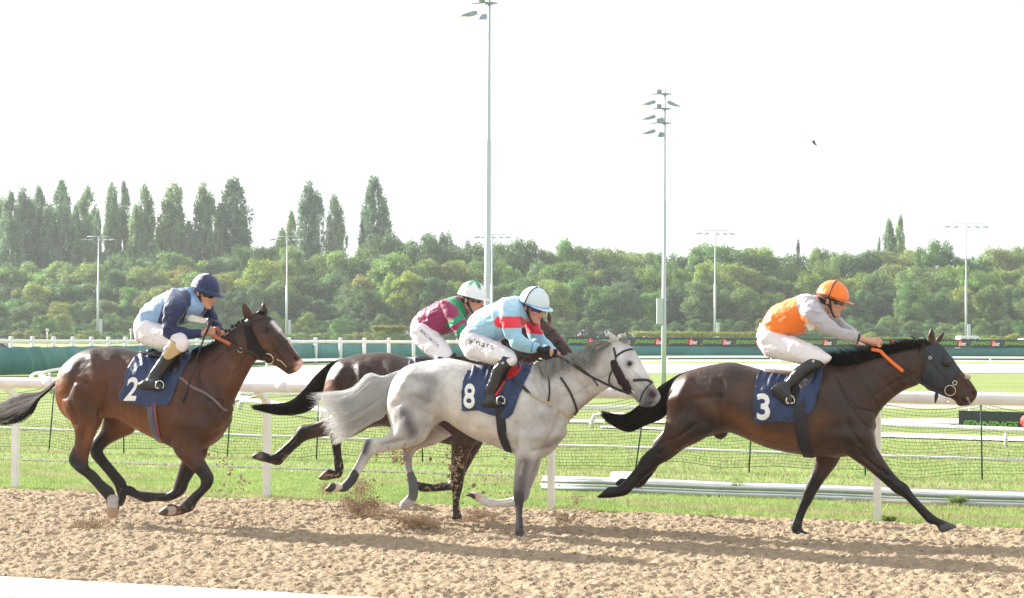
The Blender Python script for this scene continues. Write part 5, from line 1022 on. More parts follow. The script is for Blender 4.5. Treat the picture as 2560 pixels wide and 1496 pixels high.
# the rail on the stands side, only its top edge in the picture
nr = intrack(at(0, 1443+40, 3.95))
d0 = ray(0, 1452); d1 = ray(850, 1496)
nl = None; zt = 1.25
a0 = G(0, 1447, zt); a1 = G(800, 1494, zt)
lat_n = (intrack(a0)[1]+intrack(a1)[1])/2+.006; zt += .004
r2 = empty('running_rail', tl(0, lat_n+.0), -ANG); tag(r2, 'white running rail nearest the camera, crossing the bottom left corner', 'rail')
mb = MB(); mb.tube([(x, -.0, zt-.075) for x in np.linspace(-14, 6, 40)], .075, 28); mb.build('rail_tube', M['white'], r2)
for x in (-13.2, -8.9, -.2, 4.2): railpost(x, r2, lat=-.30, h=zt-.02, sgn=1)

# ------------------------------------------------------------ netting on stakes
M['net'] = mat('green_net', (.012, .05, .035), .7); M['stake'] = mat('green_stake', (.015, .07, .05), .6)
net = empty('net_fence', P0, -ANG); tag(net, 'low dark green mesh netting sagging between thin stakes behind the rail', 'net fence')
stk = [(182, 1117, 184), (388, 1120, 390), (603, 1132, 620), (820, 1139, 828), (1081, 1147, 1086), (1325, 1160, 1332), (1573, 1171, 1600), (1849, 1184, 1860), (2138, 1198, 2150), (2442, 1207, 2460)]
sp_ = [intrack(G(x, y)) for x, y, _ in stk]
nlat = sum(q[1] for q in sp_)/len(sp_)
sx = [sp_[0][0]-3.2, sp_[0][0]-1.6]+[q[0] for q in sp_]+[sp_[-1][0]+1.4, sp_[-1][0]+2.8]
for k, x in enumerate(sx):
    mb = MB(); le = rnd.uniform(-.04, .16); 
    if k == 8: le = .16
    mb.tube([(x, nlat, -.1), (x+le*.5, nlat+.01, .5), (x+le, nlat, 1.02)], .011, 8); mb.build('stake', M['stake'], net)
def netz(x, v):
    i = max(0, min(len(sx)-2, int(np.searchsorted(sx, x))-1)); u = (x-sx[i])/(sx[i+1]-sx[i]); s_ = 4*u*(1-u)
    top = .96-.11*s_*(1+.3*math.sin(i*3.1)); bot = .035+.05*s_*math.sin(i*2.3+1)+.02*math.sin(x*5)
    return bot+(top-bot)*v+.012*math.sin(x*3+v*4)*s_, nlat+.05*s_*math.sin(v*3+i)*(.5+.5*math.sin(x*2.2))
V = []; Fc = []
def wire(P, r):
    b = len(V)
    for p in P:
        for a in (0, 2.09, 4.19): V.append((p[0]+r*.0, p[1]+r*math.cos(a), p[2]+r*math.sin(a)))
    for k in range(len(P)-1):
        for a in range(3): i = b+k*3+a; j = b+k*3+(a+1) % 3; Fc.append((i, j, j+3, i+3))
def wirev(P, r):
    b = len(V)
    for p in P:
        for a in (0, 2.09, 4.19): V.append((p[0]+r*math.cos(a), p[1]+r*math.sin(a), p[2]))
    for k in range(len(P)-1):
        for a in range(3): i = b+k*3+a; j = b+k*3+(a+1) % 3; Fc.append((i, j, j+3, i+3))
X_ = np.arange(sx[0], sx[-1], .12)
for k in range(21): wire([(x, netz(x, k/20)[1], netz(x, k/20)[0]) for x in X_], .0023 if k not in (0, 20) else .004)
for x in np.arange(sx[0], sx[-1], .048): wirev([(x+.02*math.sin(q*2+x), netz(x, q/10)[1], netz(x, q/10)[0]) for q in range(11)], .0016)
mk('netting', V, Fc, M['net'], net, smooth=False)

# ------------------------------------------------------------ spare rails stacked on the grass
M['galv'] = mat('galvanised', (.34, .38, .38), .4, metal=.4, var=.15, vscale=3)
def pipe(name, label, x0, y0, x1, y1, r, mt, z=None, group=None, ext=0, cat='pipe', dl=0):
    a = G(x0, y0); b = G(x1, y1); d = (b-a).normalized(); b = b+d*ext; z = r-.03 if z is None else z
    mb = MB(); n = 12; a = a+LT*dl; b = b+LT*dl; base = a.copy(); base.z = 0
    mb.tube([a.lerp(b, k/n)+Vector((0, 0, z+.006*math.sin(k*1.7))) for k in range(n+1)], r, 12)
    o = mb.build(name, M[mt], None, off=base); o.location = base; tag(o, label, cat, group); return o
gp = 'pipes lying behind the rail'
pipe('metal_pipe', 'front galvanised pipe of the bundle lying on the grass, its end nearest the grey horse', 1355, 1219, 2560, 1264, .026, 'galv', ext=3, group=gp)
pipe('metal_pipe', 'galvanised pipe lying just behind the front one on the grass', 1352, 1213, 2560, 1258, .026, 'galv', ext=3, group=gp)
pipe('metal_pipe', 'upper galvanised pipe resting on top of the bundle', 1356, 1214, 2560, 1259, .022, 'galv', z=.055, ext=3, group=gp)
pipe('white_pipe', 'long white plastic rail lying on the grass behind the metal pipes', 1512, 1209, 2560, 1250, .042, 'white', z=.03, ext=3, cat='pipe')
pipe('white_pipe', 'second white plastic rail lying furthest back in the stack', 1358, 1200, 2560, 1243, .030, 'white', z=.02, ext=3, cat='pipe')
pipe('white_pipe', 'thin white pipe lying across the grass beyond the netting', -300, 1060, 2700, 1154, .022, 'white', z=-.005, cat='pipe')
mb = MB(); b0 = G(1560, 1208); mb.box((0, 0, .06), (.32, .14, .15), HD); o = mb.build('plastic_block', M['white'], None, smooth=False); bv = o.modifiers.new('b', 'BEVEL'); bv.width = .012; bv.segments = 2; o.location = b0; tag(o, 'small white plastic block sitting behind the stacked pipes', 'block')
mb = MB(); b0 = G(2262, 1257); mb.box((0, 0, .0), (.55, .05, .03), HD); o = mb.build('timber_offcut', mat('raw_wood', (.45, .38, .28), .8), None, smooth=False); o.location = b0; tag(o, 'short pale timber batten lying in front of the pipes', 'batten')
def weed(x, y, s, seed, label):
    g = random.Random(seed); V = []; Fc = []; C = []
    for k in range(160):
        a = g.uniform(0, 6.28); l = s*g.uniform(.4, 1.1); p = Vector((g.gauss(0, s*.35), g.gauss(0, s*.25), 0)); d = Vector((math.cos(a)*.6, math.sin(a)*.6, 1)).normalized()
        side = d.orthogonal().normalized()*.006
        b = len(V); V += [tuple(p-side), tuple(p+side), tuple(p+d*l*.6+side*1.6), tuple(p+d*l+Vector((0, 0, -.1*l)))]; Fc.append((b, b+1, b+2, b+3)); c = g.uniform(.7, 1.3); C += [(.20*c, .27*c, .09*c)]*4
    o = mk('weed', V, Fc, M['blade'], None, np.array(C), smooth=False); o.location = G(x, y); tag(o, label, 'weed')
weed(1848, 1222, .12, 1, 'leafy green weed growing through the pipes behind horse number 3'); weed(2398, 1258, .11, 2, 'weed growing through the pipes near the right edge'); weed(1735, 1214, .07, 3, 'small weed clump among the pipes left of the larger one')
weed(2222, 1303, .08, 5, 'small grassy weed at the foot of the rightmost rail post')

# ------------------------------------------------------------ low white rails inside the course
def lowrail(label, pts, h, r, legs, hook=None, base_top=True):
    """points are the rail's own line; the ground line follows from its height"""
    root = None; P = [];
    for x, y in pts: P.append(G(x, y, h))
    base = P[0].copy(); base.z = 0; root = empty('low_rail', base); tag(root, label, 'rail')
    Q = [Vector(q) for q in catmull([tuple(p) for p in P], 6)]
    if hook: Q = [Vector((Q[0].x-.04, Q[0].y, 0)), Vector((Q[0].x-.03, Q[0].y, h*.5)), Vector((Q[0].x+.02, Q[0].y, h*.9))]+Q[1:]
    mb = MB(); mb.tube(Q, r, 12); mb.build('rail_tube', M['white'], root, off=base)
    for x in legs:
        best = min(range(len(Q)), key=lambda i: abs(project([Q[i]])[0][0]-x)); q = Q[best]
        mb = MB(); mb.tube([(q.x, q.y, -.05), (q.x, q.y, q.z-r*.5)], r*.7, 8); mb.build('post', M['white'], root, off=base)
    return root
lowrail('low white rail with a hooked left end, behind the black tail of horse 3', [(1484, 1036), (1700, 1042), (2000, 1052), (2300, 1065), (2700, 1082)], .27, .045, [1820, 2150, 2490], hook=True)
lowrail('thick low white rail just under the line of the running rail on the right', [(1380, 1020), (1700, 1019), (2100, 1015), (2700, 1016)], .30, .055, [1500, 1900, 2230, 2420])
lowrail('low white rail left of the black tail of the hidden bay horse', [(603, 1002), (660, 1006), (735, 1016), (900, 1035), (1200, 1060)], .22, .06, [800, 1000], hook=True)
lowrail('low white rail seen between the running rail and the sand road', [(600, 985), (700, 985), (900, 990), (1200, 1005)], .3, .05, [760, 1000])
lowrail('white rail with a rounded loop end at the far left beyond the running rail', [(180, 920), (140, 925), (112, 931), (104, 937), (112, 944), (128, 948)], .45, .055, [125, 160])
lowrail('second white loop rail beside the left one', [(118, 931), (96, 932), (84, 936), (78, 942), (84, 948)], .40, .05, [100])
lowrail('thin white rail running along the foot of the green screen', [(560, 904), (740, 901), (1000, 897), (1400, 894), (1800, 892), (2200, 893), (2700, 895)], .62, .06, [653, 755, 900, 1050, 1250, 1480, 1684, 1913, 2000, 2200, 2404, 2520])
lowrail('lower white rail beside the sand road on the right', [(1390, 905), (1700, 902), (2100, 902), (2700, 904)], .35, .06, [1500, 1690, 1915, 2300])
# dark advertising board on the low rails at the right
AB = mat('board_black', (.035, .042, .05), .5); M['lime'] = mat('lime_letters', (.22, .46, .08), .6, var=.03); M['redd'] = mat('red_disc', (.72, .03, .03), .6, var=.03); M['wlet'] = mat('white_letters', (.8, .8, .8), .6, var=.02)
M['screen'] = mat('green_screen', (.045, .19, .18), .6, var=.15, vscale=.8, bump=.3, bscale=3)
_txt = {}
def text_mesh(s, mtl, shear=.25, bold=.03):
    if s not in _txt:
        cu = bpy.data.curves.new('t', 'FONT'); cu.body = s; cu.offset = bold; cu.shear = shear; cu.extrude = .01; cu.resolution_u = 3
        o = bpy.data.objects.new('t', cu); COL.objects.link(o); dg = bpy.context.evaluated_depsgraph_get(); dg.update()
        me = bpy.data.meshes.new_from_object(o.evaluated_get(dg)); bpy.data.objects.remove(o); X = [v.co.x for v in me.vertices]; Y = [v.co.y for v in me.vertices]
        for v in me.vertices: v.co.x = (v.co.x-min(X))/(max(X)-min(X)); v.co.y = (v.co.y-min(Y))/(max(Y)-min(Y))
        for v in me.vertices: v.co = Vector((v.co.x, -v.co.z, v.co.y))
        me.materials.append(mtl); _txt[s] = me
    return _txt[s]
def letter(root, s, mtl, x, z, w_, h_, y=-.03):
    o = bpy.data.objects.new('lettering', text_mesh(s, mtl)); COL.objects.link(o); o.parent = root; o.location = (x, y, z); o.scale = (w_, 1, h_)
def adboard(a, b, z0, z1, label, group, full=True, lh=.60, lz=.20):
    d = b-a; Lw = d.length; root = empty('advertising_board', a, math.atan2(d.y, d.x)); tag(root, label, 'advertising board', group)
    mb = MB(); mb.box((Lw/2, 0, (z0+z1)/2), (Lw-.02, .04, z1-z0)); mb.build('panel', AB, root, smooth=False); H_ = z1-z0
    letter(root, 'JENNINGS', M['lime'], Lw*.03, z0+H_*lz, Lw*.60, H_*lh)
    mb = MB(); mb.tube([(Lw*.72, -.028, z0+H_*.5), (Lw*.72, -.042, z0+H_*.5)], H_*.40, 20); mb.build('red_disc', M['redd'], root)
    letter(root, 'bet', M['wlet'], Lw*.675, z0+H_*.24, Lw*.23, H_*.52, y=-.055)
    if not full: pass
    return root
ordn = ['first', 'second', 'third', 'fourth', 'fifth', 'sixth', 'seventh', 'eighth', 'ninth', 'tenth', 'eleventh', 'twelfth', 'thirteenth', 'fourteenth', 'fifteenth']
A0, A1 = G(1413, 897), G(2645, 901)
nb = 15
for k in range(nb):
    pa = at(1415+84*k, 897, 1); xa = 1415+84*k
    a = G(xa, 897+4*(k/nb)); b = G(xa+84, 897+4*((k+1)/nb)); a.z = b.z = 0
    adboard(a, b, .98, 1.66, f'{ordn[k]} board from the left in the black row above the green screen', 'advertising boards in a row above the green screen')
a = G(2396, 1072); b = G(2640, 1080); adboard(a, b, .0, .36, 'low black advertising board among the white rails near the right edge', None, lh=.40, lz=.08)
# ------------------------------------------------------------ green screen
pts = [(-60, 943), (0, 939), (100, 936), (200, 931), (330, 925), (480, 919), (640, 914), (800, 909), (1000, 904), (1200, 900), (1413, 897.5), (1700, 898), (2100, 899), (2645, 901)]
Pg = catmull([tuple(G(x, y)) for x, y in pts], 40); V = []; Fc = []; m = 10
for i, p in enumerate(Pg):
    u = i/len(Pg); hgt_ = 1.17 if u < .75 else .98; hgt_ = 1.17-.19*min(1, max(0, (u-.55)/.2)); t = Pg[min(i+1, len(Pg)-1)]-Pg[max(i-1, 0)]; t /= np.linalg.norm(t); nrm = np.array((t[1], -t[0], 0))
    for j in range(m+1):
        v = j/m; fold = vnoise(np.array([[i*.21+v*1.5*math.sin(i*.02), v*.5, 0]]), 1.0, 3)[0]*.09+math.sin(i*.5+v*2)*.02
        V.append(tuple(p+nrm*(fold+.16*math.sin(math.pi*v))+np.array((0, 0, hgt_*v+.02*math.sin(i*.35)*v))))
for i in range(len(Pg)-1):
    for j in range(m): a = i*(m+1)+j; Fc.append((a, a+m+1, a+m+2, a+1))
o = mk('windbreak_screen', V, Fc, M['screen'], None); so_ = o.modifiers.new('s', 'SOLIDIFY'); so_.thickness = .03; tag(o, 'long low green tarpaulin screen running across the middle of the course', 'screen')
# ------------------------------------------------------------ white post and rail fences further back
def whitefence(label, xs_, ybase, h, postw, rails, rr, cap=True):
    P = [G(x, ybase(x)) for x in xs_]; base = P[0]; root = empty('rail_fence', base); tag(root, label, 'fence')
    for p in P:
        mb = MB(); mb.tube([(p.x, p.y, -.05), (p.x, p.y, h-.05)], postw/2, 12); 
        if cap: mb.tube([(p.x, p.y, h-.05), (p.x, p.y, h-.02), (p.x, p.y, h+.02)], [postw*.6, postw*.6, postw*.3], 12)
        mb.build('post', M['white'], root, off=base)
    Q = [Vector(q) for q in catmull([tuple(p) for p in P], 4)]
    for z in rails:
        mb = MB(); mb.tube([q+Vector((0, 0, z)) for q in Q], rr, 8); mb.build('rail', M['white'], root, off=base)
xs1 = [-30, 27, 81, 134, 182, 228, 271, 314, 356, 400, 446, 494, 545, 600, 660, 723, 789, 851, 911, 972, 1034, 1098, 1164, 1232, 1302, 1372]
whitefence('sturdy white fence with capped posts behind the green screen at the left', xs1, lambda x: 919-max(0, x)*.012, 1.56, .21, [1.32], .10)
whitefence('thin white double rail in the distance below the trees', list(np.linspace(-60, 1420, 52)), lambda x: 853+x*.006, 1.45, .12, [1.42, 1.0], .085, cap=False)
# ------------------------------------------------------------ floodlights
M['pole'] = mat('pole_grey', (.48, .54, .56), .5, metal=.2, var=.05); M['lampb'] = mat('lamp_body', (.30, .35, .38), .45, metal=.3, var=.15); M['lampg'] = mat('lamp_glass', (.30, .38, .27), .2, var=.05)
def lamphead(root, p, dirx, s, tilt=.45, diry=-.3):
    """box body with a long flat visor"""
    d = Vector((dirx, diry, -tilt)).normalized(); side = d.cross(Vector((0, 0, 1))).normalized(); up = side.cross(d).normalized()
    V = []
    for t, w_, h0, h1 in ((-.05, .12, -.14, .10), (.25, .20, -.16, .14), (.50, .26, -.12, .12), (1.05, .28, .06, .09)):
        for a, b in ((-1, h0), (1, h0), (1, h1), (-1, h1)): V.append(tuple(Vector(p)+(d*t+side*a*w_+up*b)*s))
    Fc = [(i*4+k, i*4+(k+1) % 4, i*4+4+(k+1) % 4, i*4+4+k) for i in range(3) for k in range(4)]+[(3, 2, 1, 0), (12, 13, 14, 15)]
    o = mk('lamp_head', V, Fc, M['lampb'], root, smooth=False)
    g = [Vector(p)+(d*t+side*a*w_+up*b)*s for t, w_, b in ((.52, .24, -.125), (1.03, .26, .05)) for a in (-1, 1)]
    mk('lamp_glass', [tuple(v-up*.012*s) for v in (g[0], g[1], g[3], g[2])], [(0, 1, 2, 3)], M['lampg'], o, smooth=False)
def bigpole(label, x, y, h, r0, r1, tiers, box=None):
    b = G(x, y); root = empty('floodlight', b); tag(root, label, 'floodlight')
    mb = MB(); mb.tube([(0, 0, -.1), (0, 0, h*.3), (0, 0, h*.301), (0, 0, h*.62), (0, 0, h*.621), (0, 0, h)], [r0, r0*.88, r0*.80, r0*.7, r0*.58, r1], 16); mb.build('pole', M['pole'], root)
    for z, L_ in tiers:
        mb = MB(); mb.tube([(-.48, 0, z+.14), (0, -.05, z+.16), (.22, 0, z+.14)], .022, 8); mb.box((-.2, -.02, z+.24), (.16, .12, .11)); mb.box((0, 0, z+.14), (.22, .22, .05)); mb.build('bracket', M['lampb'], root)
        lamphead(root, (-.36, -.05, z-.12), -1, .42, .35)
        if L_: lamphead(root, (.12, .0, z-.12), 1, .42, .5)
        else: lamphead(root, (-.1, -.12, z-.2), -.2, .38, .6, -1)
    if box:
        mb = MB(); mb.box((box[0], -.05, box[1]), (.2, .22, box[2])); o = mb.build('control_box', M['pole'], root, smooth=False)
    return root
hz = lambda x: 838+.00595*(x-1280)
def sc_at(x, y): return (y-hz(x))/EYE
s1 = sc_at(1217, 1003); bigpole('tallest floodlight mast, running out of the top of the picture above the grey horse', 1217, 1003, (1003+55)/s1, 9.5/s1, 3/s1, [((1003-18)/s1, 0), ((1003+42)/s1, 1)])
s2 = sc_at(1659, 972); bigpole('tall floodlight mast with three tiers of lamps right of centre', 1659, 972, (972-221)/s2, 6.6/s2, 2.2/s2, [((972-z)/s2-.1, q) for z, q in ((237, 1), (274, 0), (310, 0))], box=(-11/s2, (972-778)/s2, 64/s2))
def farlamp(label, x, ytop, wpx, D=290):
    b = at(x, 860, D); b.z = 0; root = empty('floodlight', b, rnd.uniform(-.1, .1)); tag(root, label, 'floodlight', 'distant floodlights along the far side of the course'); s = F/D
    top = at(x, ytop, D).z; mb = MB(); mb.tube([(0, 0, 0), (0, 0, top*.55), (0, 0, top*.551), (0, 0, top)], [.20, .17, .11, .08], 12); mb.build('pole', M['pole'], root)
    w_ = wpx/s; mb = MB(); mb.tube([(-w_/2, 0, top), (w_/2, 0, top)], .06, 6); mb.build('crossbar', M['pole'], root)
    for k in range(5):
        xx = -w_/2+w_*k/4; lamphead(root, (xx, -.1, top-.42), (-1, -.8, .3, .8, 1)[k], .95, .25, -.6)
    mb = MB(); mb.box((.5, 0, 2.2), (.4, .5, 3.6)); mb.build('control_box', M['pole'], root, smooth=False)
for lb, x, y, wd in (('distant floodlight at the far left among the poplars', 244, 592, 60), ('distant floodlight above the head of horse number 2', 716, 592, 62), ('distant floodlight almost hidden behind the tallest mast', 1229, 586, 66), ('distant floodlight between the tall mast and the orange cap', 1787, 577, 72), ('distant floodlight at the far right with a white van at its foot', 2415, 560, 86)): farlamp(lb, x, y, wd)
# ------------------------------------------------------------ round course markers, vehicles
for x, lb in ((118, 'round white marker on a post at the far left edge of the course'), (327, 'round white marker on a post just left of the navy-capped jockey')):
    D = 200; b = at(x, 850, D); b.z = 0; root = empty('course_marker', b); tag(root, lb, 'marker', 'round course markers'); z = at(x, 826, D).z; s = F/D
    mb = MB(); mb.tube([(0, 0, 0), (0, 0, z)], .06, 8); mb.build('post', M['white'], root)
    mb = MB(); mb.tube([(0, .04, z), (0, -.04, z)], 4.3/s, 20); mb.build('disc', M['white'], root)
    mb = MB(); mb.tube([(0, -.045, z), (0, -.055, z)], 1.8/s, 12); mb.build('disc_centre', M['lampb'], root)
def vehicle(label, x0, x1, D, h, body, rz=0, van=True):
    a = at(x0, 860, D); b = at(x1, 860, D); a.z = b.z = 0; Lw = (b-a).length; c = (a+b)/2; root = empty('parked_van' if van else 'parked_car', c, rz); tag(root, label, 'van' if van else 'car')
    prof = [(-.5, .3), (-.5, .55), (-.485, .92), (-.45, 1), (.25, 1), (.30, .97), (.42, .62), (.49, .55), (.5, .3)] if van else [(-.5, .25), (-.5, .6), (-.42, .66), (-.30, .97), (.12, 1), (.28, .68), (.47, .58), (.5, .28)]
    n = len(prof); V = []
    for sg in (-1, 1):
        for px_, pz in prof: V.append((px_*Lw, sg*(.85-.12*max(0, pz-.6)), pz*h))
    Fc = [tuple(range(n)), tuple(range(2*n-1, n-1, -1))]+[(i, i+n, (i+1) % n+n, (i+1) % n) for i in range(n)]
    o = mk('body', V, Fc, body, root, smooth=False); bv = o.modifiers.new('b', 'BEVEL'); bv.width = .05; bv.segments = 2
    for x_, w_ in ((-.3, .22), (-.02, .22), (.22, .14)):
        mb = MB(); mb.box((x_*Lw, -.86+.04, .78*h), (w_*Lw, .03, .2*h)); mb.build('window', M['gloss'], root, smooth=False)
    for x_ in (-.32, .33):
        w = MB(); w.tube([(x_*Lw, -.88, .33), (x_*Lw, -.66, .33)], .33, 18); wo = w.build('wheel', M['leather'], root)
        w = MB(); w.tube([(x_*Lw, -.90, .33), (x_*Lw, -.88, .33)], .18, 14); w.build('rim', M['steel'], wo)
vehicle('white van parked at the foot of the rightmost floodlight', 2393, 2454, 150, 1.95, mat('van_white', (.75, .75, .75), .3, var=.03))
vehicle('long dark vehicle parked right of the white van', 2458, 2544, 152, 1.62, mat('van_dark', (.05, .055, .06), .3, var=.05))
vehicle('second white van cut off by the right edge', 2548, 2620, 150, 1.75, bpy.data.materials['van_white'])
vehicle('dark car with pale roof parked at the far left behind the white fence', -40, 34, 120, 1.40, mat('car_dark', (.08, .09, .11), .3, var=.05), van=False)

# ------------------------------------------------------------ trees
def leafmat(name):
    m, nt, b = nodes(name); L = nt.links; b.inputs['Roughness'].default_value = .6; b.inputs['Specular IOR Level'].default_value = .25
    a = nt.nodes.new('ShaderNodeAttribute'); a.attribute_name = 'Col'; oi = nt.nodes.new('ShaderNodeObjectInfo'); mm = nt.nodes.new('ShaderNodeMixRGB'); mm.blend_type = 'MULTIPLY'; mm.inputs[0].default_value = 1
    L.new(a.outputs['Color'], mm.inputs[1]); L.new(oi.outputs['Color'], mm.inputs[2]); L.new(mm.outputs[0], b.inputs['Base Color'])
    tr = nt.nodes.new('ShaderNodeBsdfTranslucent'); ms = nt.nodes.new('ShaderNodeMixShader'); ms.inputs[0].default_value = .45
    L.new(mm.outputs[0], tr.inputs[0]); L.new(b.outputs[0], ms.inputs[1]); L.new(tr.outputs[0], ms.inputs[2]); L.new(ms.outputs[0], nt.nodes['Material Output'].inputs[0]); return m
M['leaf'] = leafmat('foliage'); M['bark'] = mat('bark', (.12, .10, .08), .9, bump=.5)
def leaves(P, Nn, size, C, g):
    n = len(P); Nn = Nn+g.normal(0, .55, (n, 3)); Nn /= np.linalg.norm(Nn, axis=1)[:, None]
    r = g.normal(0, 1, (n, 3)); U = np.cross(Nn, r); U /= np.linalg.norm(U, axis=1)[:, None]; W_ = np.cross(Nn, U); s = (size*g.uniform(.5, 1.3, n))[:, None]
    V = np.stack([P-U*s, P-W_*s*.6, P+U*s, P+W_*s*.6], 1).reshape(-1, 3); return V, np.arange(4*n).reshape(-1, 4), np.repeat(C, 4, 0)
def crown(kind, seed):
    g = np.random.default_rng(seed); P = []; Nn = []; C = []
    if kind in ('round', 'shrub'):
        nl = 120 if kind == 'round' else 70
        for k in range(nl):
            while True:
                q = g.uniform(-1, 1, 3)
                if np.linalg.norm(q) < 1: break
            q = q/max(.3, np.linalg.norm(q))*g.uniform(.45, .92); base = .56 if kind == 'round' else .48
            c = np.array((q[0]*.43, q[1]*.40, base+q[2]*(.42 if kind == 'round' else .44))); r = g.uniform(.05, .125)
            m = int(240*(r/.09)**2); d = g.normal(0, 1, (m, 3)); d /= np.linalg.norm(d, axis=1)[:, None]; d[:, 2] = np.where(d[:, 2] < -.35, -d[:, 2], d[:, 2])
            P.append(c+d*r*g.uniform(.55, 1.15, (m, 1))*np.array((1, 1, 1.0))); Nn.append(d+np.array((0, 0, .25))); tone = g.uniform(.65, 1.35); hue = g.uniform(-.012, .016)
            C.append(np.clip(np.array((.195+hue, .305, .105))*tone*g.uniform(.75, 1.25, (m, 1)), 0, 1))
        sz = .0135
    elif kind == 'poplar':
        lead = [(g.uniform(-.26, .26), g.uniform(-.26, .26), g.uniform(.8, 1.0)) for _ in range(4)]+[(0, 0, 1.0)]*2
        for k in range(330):
            lx, ly, lz = lead[g.integers(0, len(lead))]; z = lz*g.uniform(.05, 1)**.8; rad = .44*min(1, (z+.15)*2.4)*(1-(z/lz)**5.5)**.6+.015; a = g.uniform(0, 6.28); rr = rad*g.uniform(.2, 1.0)**.5; lx *= min(1, z*1.4); ly *= min(1, z*1.4)
            c = np.array((lx+math.cos(a)*rr, ly+math.sin(a)*rr, z)); m = 60; d = g.normal(0, 1, (m, 3)); d /= np.linalg.norm(d, axis=1)[:, None]
            P.append(c+d*np.array((.10, .10, .055))*g.uniform(.3, 1.1, (m, 1))); Nn.append(d); tone = g.uniform(.7, 1.3); C.append(np.array((.21, .31, .17))*tone*g.uniform(.75, 1.25, (m, 1)))
        sz = .010
    elif kind == 'conifer':
        for k in range(120):
            z = g.uniform(.05, 1); rad = .5*(1-z)+.02; a = g.uniform(0, 6.28); rr = rad*g.uniform(.5, 1)
            c = np.array((math.cos(a)*rr, math.sin(a)*rr, z)); m = 40; d = g.normal(0, 1, (m, 3)); d /= np.linalg.norm(d, axis=1)[:, None]
            P.append(c+d*np.array((.10, .10, .02))*g.uniform(.3, 1, (m, 1))); Nn.append(d); C.append(np.array((.07, .10, .07))*g.uniform(.7, 1.3, (m, 1)))
        sz = .014
    elif kind == 'hedge':
        m = 9000; q = g.uniform(-1, 1, (m, 3)); q[:, 2] = np.abs(q[:, 2]); ax = g.integers(0, 3, m); 
        for k in range(m): q[k, (1, 2, 2)[ax[k]]] = (-1, 1, 1)[ax[k]]*(1 if ax[k] else 1)
        q += g.normal(0, .05, (m, 3)); P.append(q*np.array((.5, .5, 1))); Nn.append(q); C.append(np.array((.17, .21, .08))*g.uniform(.6, 1.35, (m, 1))); sz = .012
    P = np.concatenate(P); Nn = np.concatenate(Nn); C = np.concatenate(C)
    if kind == 'poplar':
        V, Fq, C = leaves(P, Nn, sz, C, g); V[:, 2] += 0; 
    else: V, Fq, C = leaves(P, Nn, sz, C, g)
    if kind == 'poplar':   # leaf size is in height units; widen only placement
        ctr = V.reshape(-1, 4, 3).mean(1, keepdims=True); dv = V.reshape(-1, 4, 3)-ctr; dv[:, :, :2] *= 4.0; V = (ctr+dv).reshape(-1, 3)
    if kind == 'hedge':
        ctr = V.reshape(-1, 4, 3).mean(1, keepdims=True); dv = V.reshape(-1, 4, 3)-ctr; dv[:, :, 0] *= .6; dv[:, :, 2] *= 4; dv[:, :, 1] *= 4; V = (ctr+dv).reshape(-1, 3)
    me = fastmesh('crown', V, Fq, C); me.materials.append(M['leaf']); return me
def trunk(kind, seed):
    g = random.Random(seed); mb = MB(); t = .02 if kind != 'poplar' else .07
    mb.tube([(0, 0, -.02), (g.uniform(-.01, .01), 0, .2), (g.uniform(-.02, .02), 0, .5), (0, 0, .85)], [t, t*.8, t*.5, t*.15], 8)
    for k in range(7):
        z = g.uniform(.2, .6); a = g.uniform(0, 6.28); w_ = .3 if kind != 'poplar' else .35
        mb.tube([(0, 0, z), (math.cos(a)*w_*.5, math.sin(a)*w_*.5, z+.12), (math.cos(a)*w_, math.sin(a)*w_, z+.25)], [t*.5, t*.35, t*.12], 6)
    V = mb.v; me = bpy.data.meshes.new('trunk'); me.from_pydata([tuple(v) for v in V], [], mb.f); me.materials.append(M['bark']); return me
CR_ = {k: [(crown(k, 10*i+len(k)), trunk(k, i)) for i in range(n)] for k, n in (('round', 6), ('shrub', 4), ('poplar', 5), ('conifer', 1), ('hedge', 2))}
cnt = 0
def tree(kind, x, ytop, wpx, D, tint, label, group=None, cat='tree', name=None, depth=1.0, ybase=None, bend=0):
    global cnt
    cnt += 1; b = at(x, 855, D); b.z = -.03; top = at(x, ytop, D).z; w_ = wpx/F*D
    root = empty(name or {'round': 'broadleaf_tree', 'shrub': 'bush', 'poplar': 'poplar_tree', 'conifer': 'conifer_tree', 'hedge': 'hedge'}[kind], b, rnd.uniform(0, 6.28) if kind != 'hedge' else 0)
    tag(root, label, cat, group); cm, tm = CR_[kind][cnt % len(CR_[kind])]
    k = .97 if kind in ('round', 'shrub') else 1.0
    for nm, me in (('trunk', tm), ('crown', cm)):
        if kind == 'hedge' and nm == 'trunk': continue
        o = bpy.data.objects.new(nm, me); COL.objects.link(o); o.parent = root
        o.scale = (w_*(1.08 if kind in ('round', 'shrub') else 1), w_*depth, top*k) if nm == 'crown' else (w_ if kind != 'round' else top*.6, w_*depth if kind != 'round' else top*.6, top*k)
        o.color = (*tint, 1)
    return root
skyl = [(-60, 668), (0, 662), (120, 668), (250, 660), (320, 632), (400, 622), (460, 648), (560, 640), (640, 625), (690, 600), (760, 660), (850, 632), (905, 640), (960, 600), (1010, 592), (1090, 598), (1180, 622), (1260, 612), (1330, 620), (1430, 600), (1480, 622), (1560, 614), (1640, 645), (1700, 622), (1780, 614), (1880, 625), (1950, 655), (2010, 655), (2060, 632), (2120, 636), (2200, 632), (2300, 620), (2380, 626), (2450, 634), (2520, 618), (2620, 625)]
SX, SY = zip(*skyl)
def skyy(x): return float(np.interp(x, SX, SY))
tints = {'dark': (.55, .66, .72), 'mid': (.85, .92, .85), 'light': (1.25, 1.2, 1.0), 'yellow': (1.55, 1.25, .85), 'olive': (1.3, 1.0, .85), 'blue': (.8, .95, 1.1)}
def pick(ws): return rnd.choices(list(ws), list(ws.values()))[0]
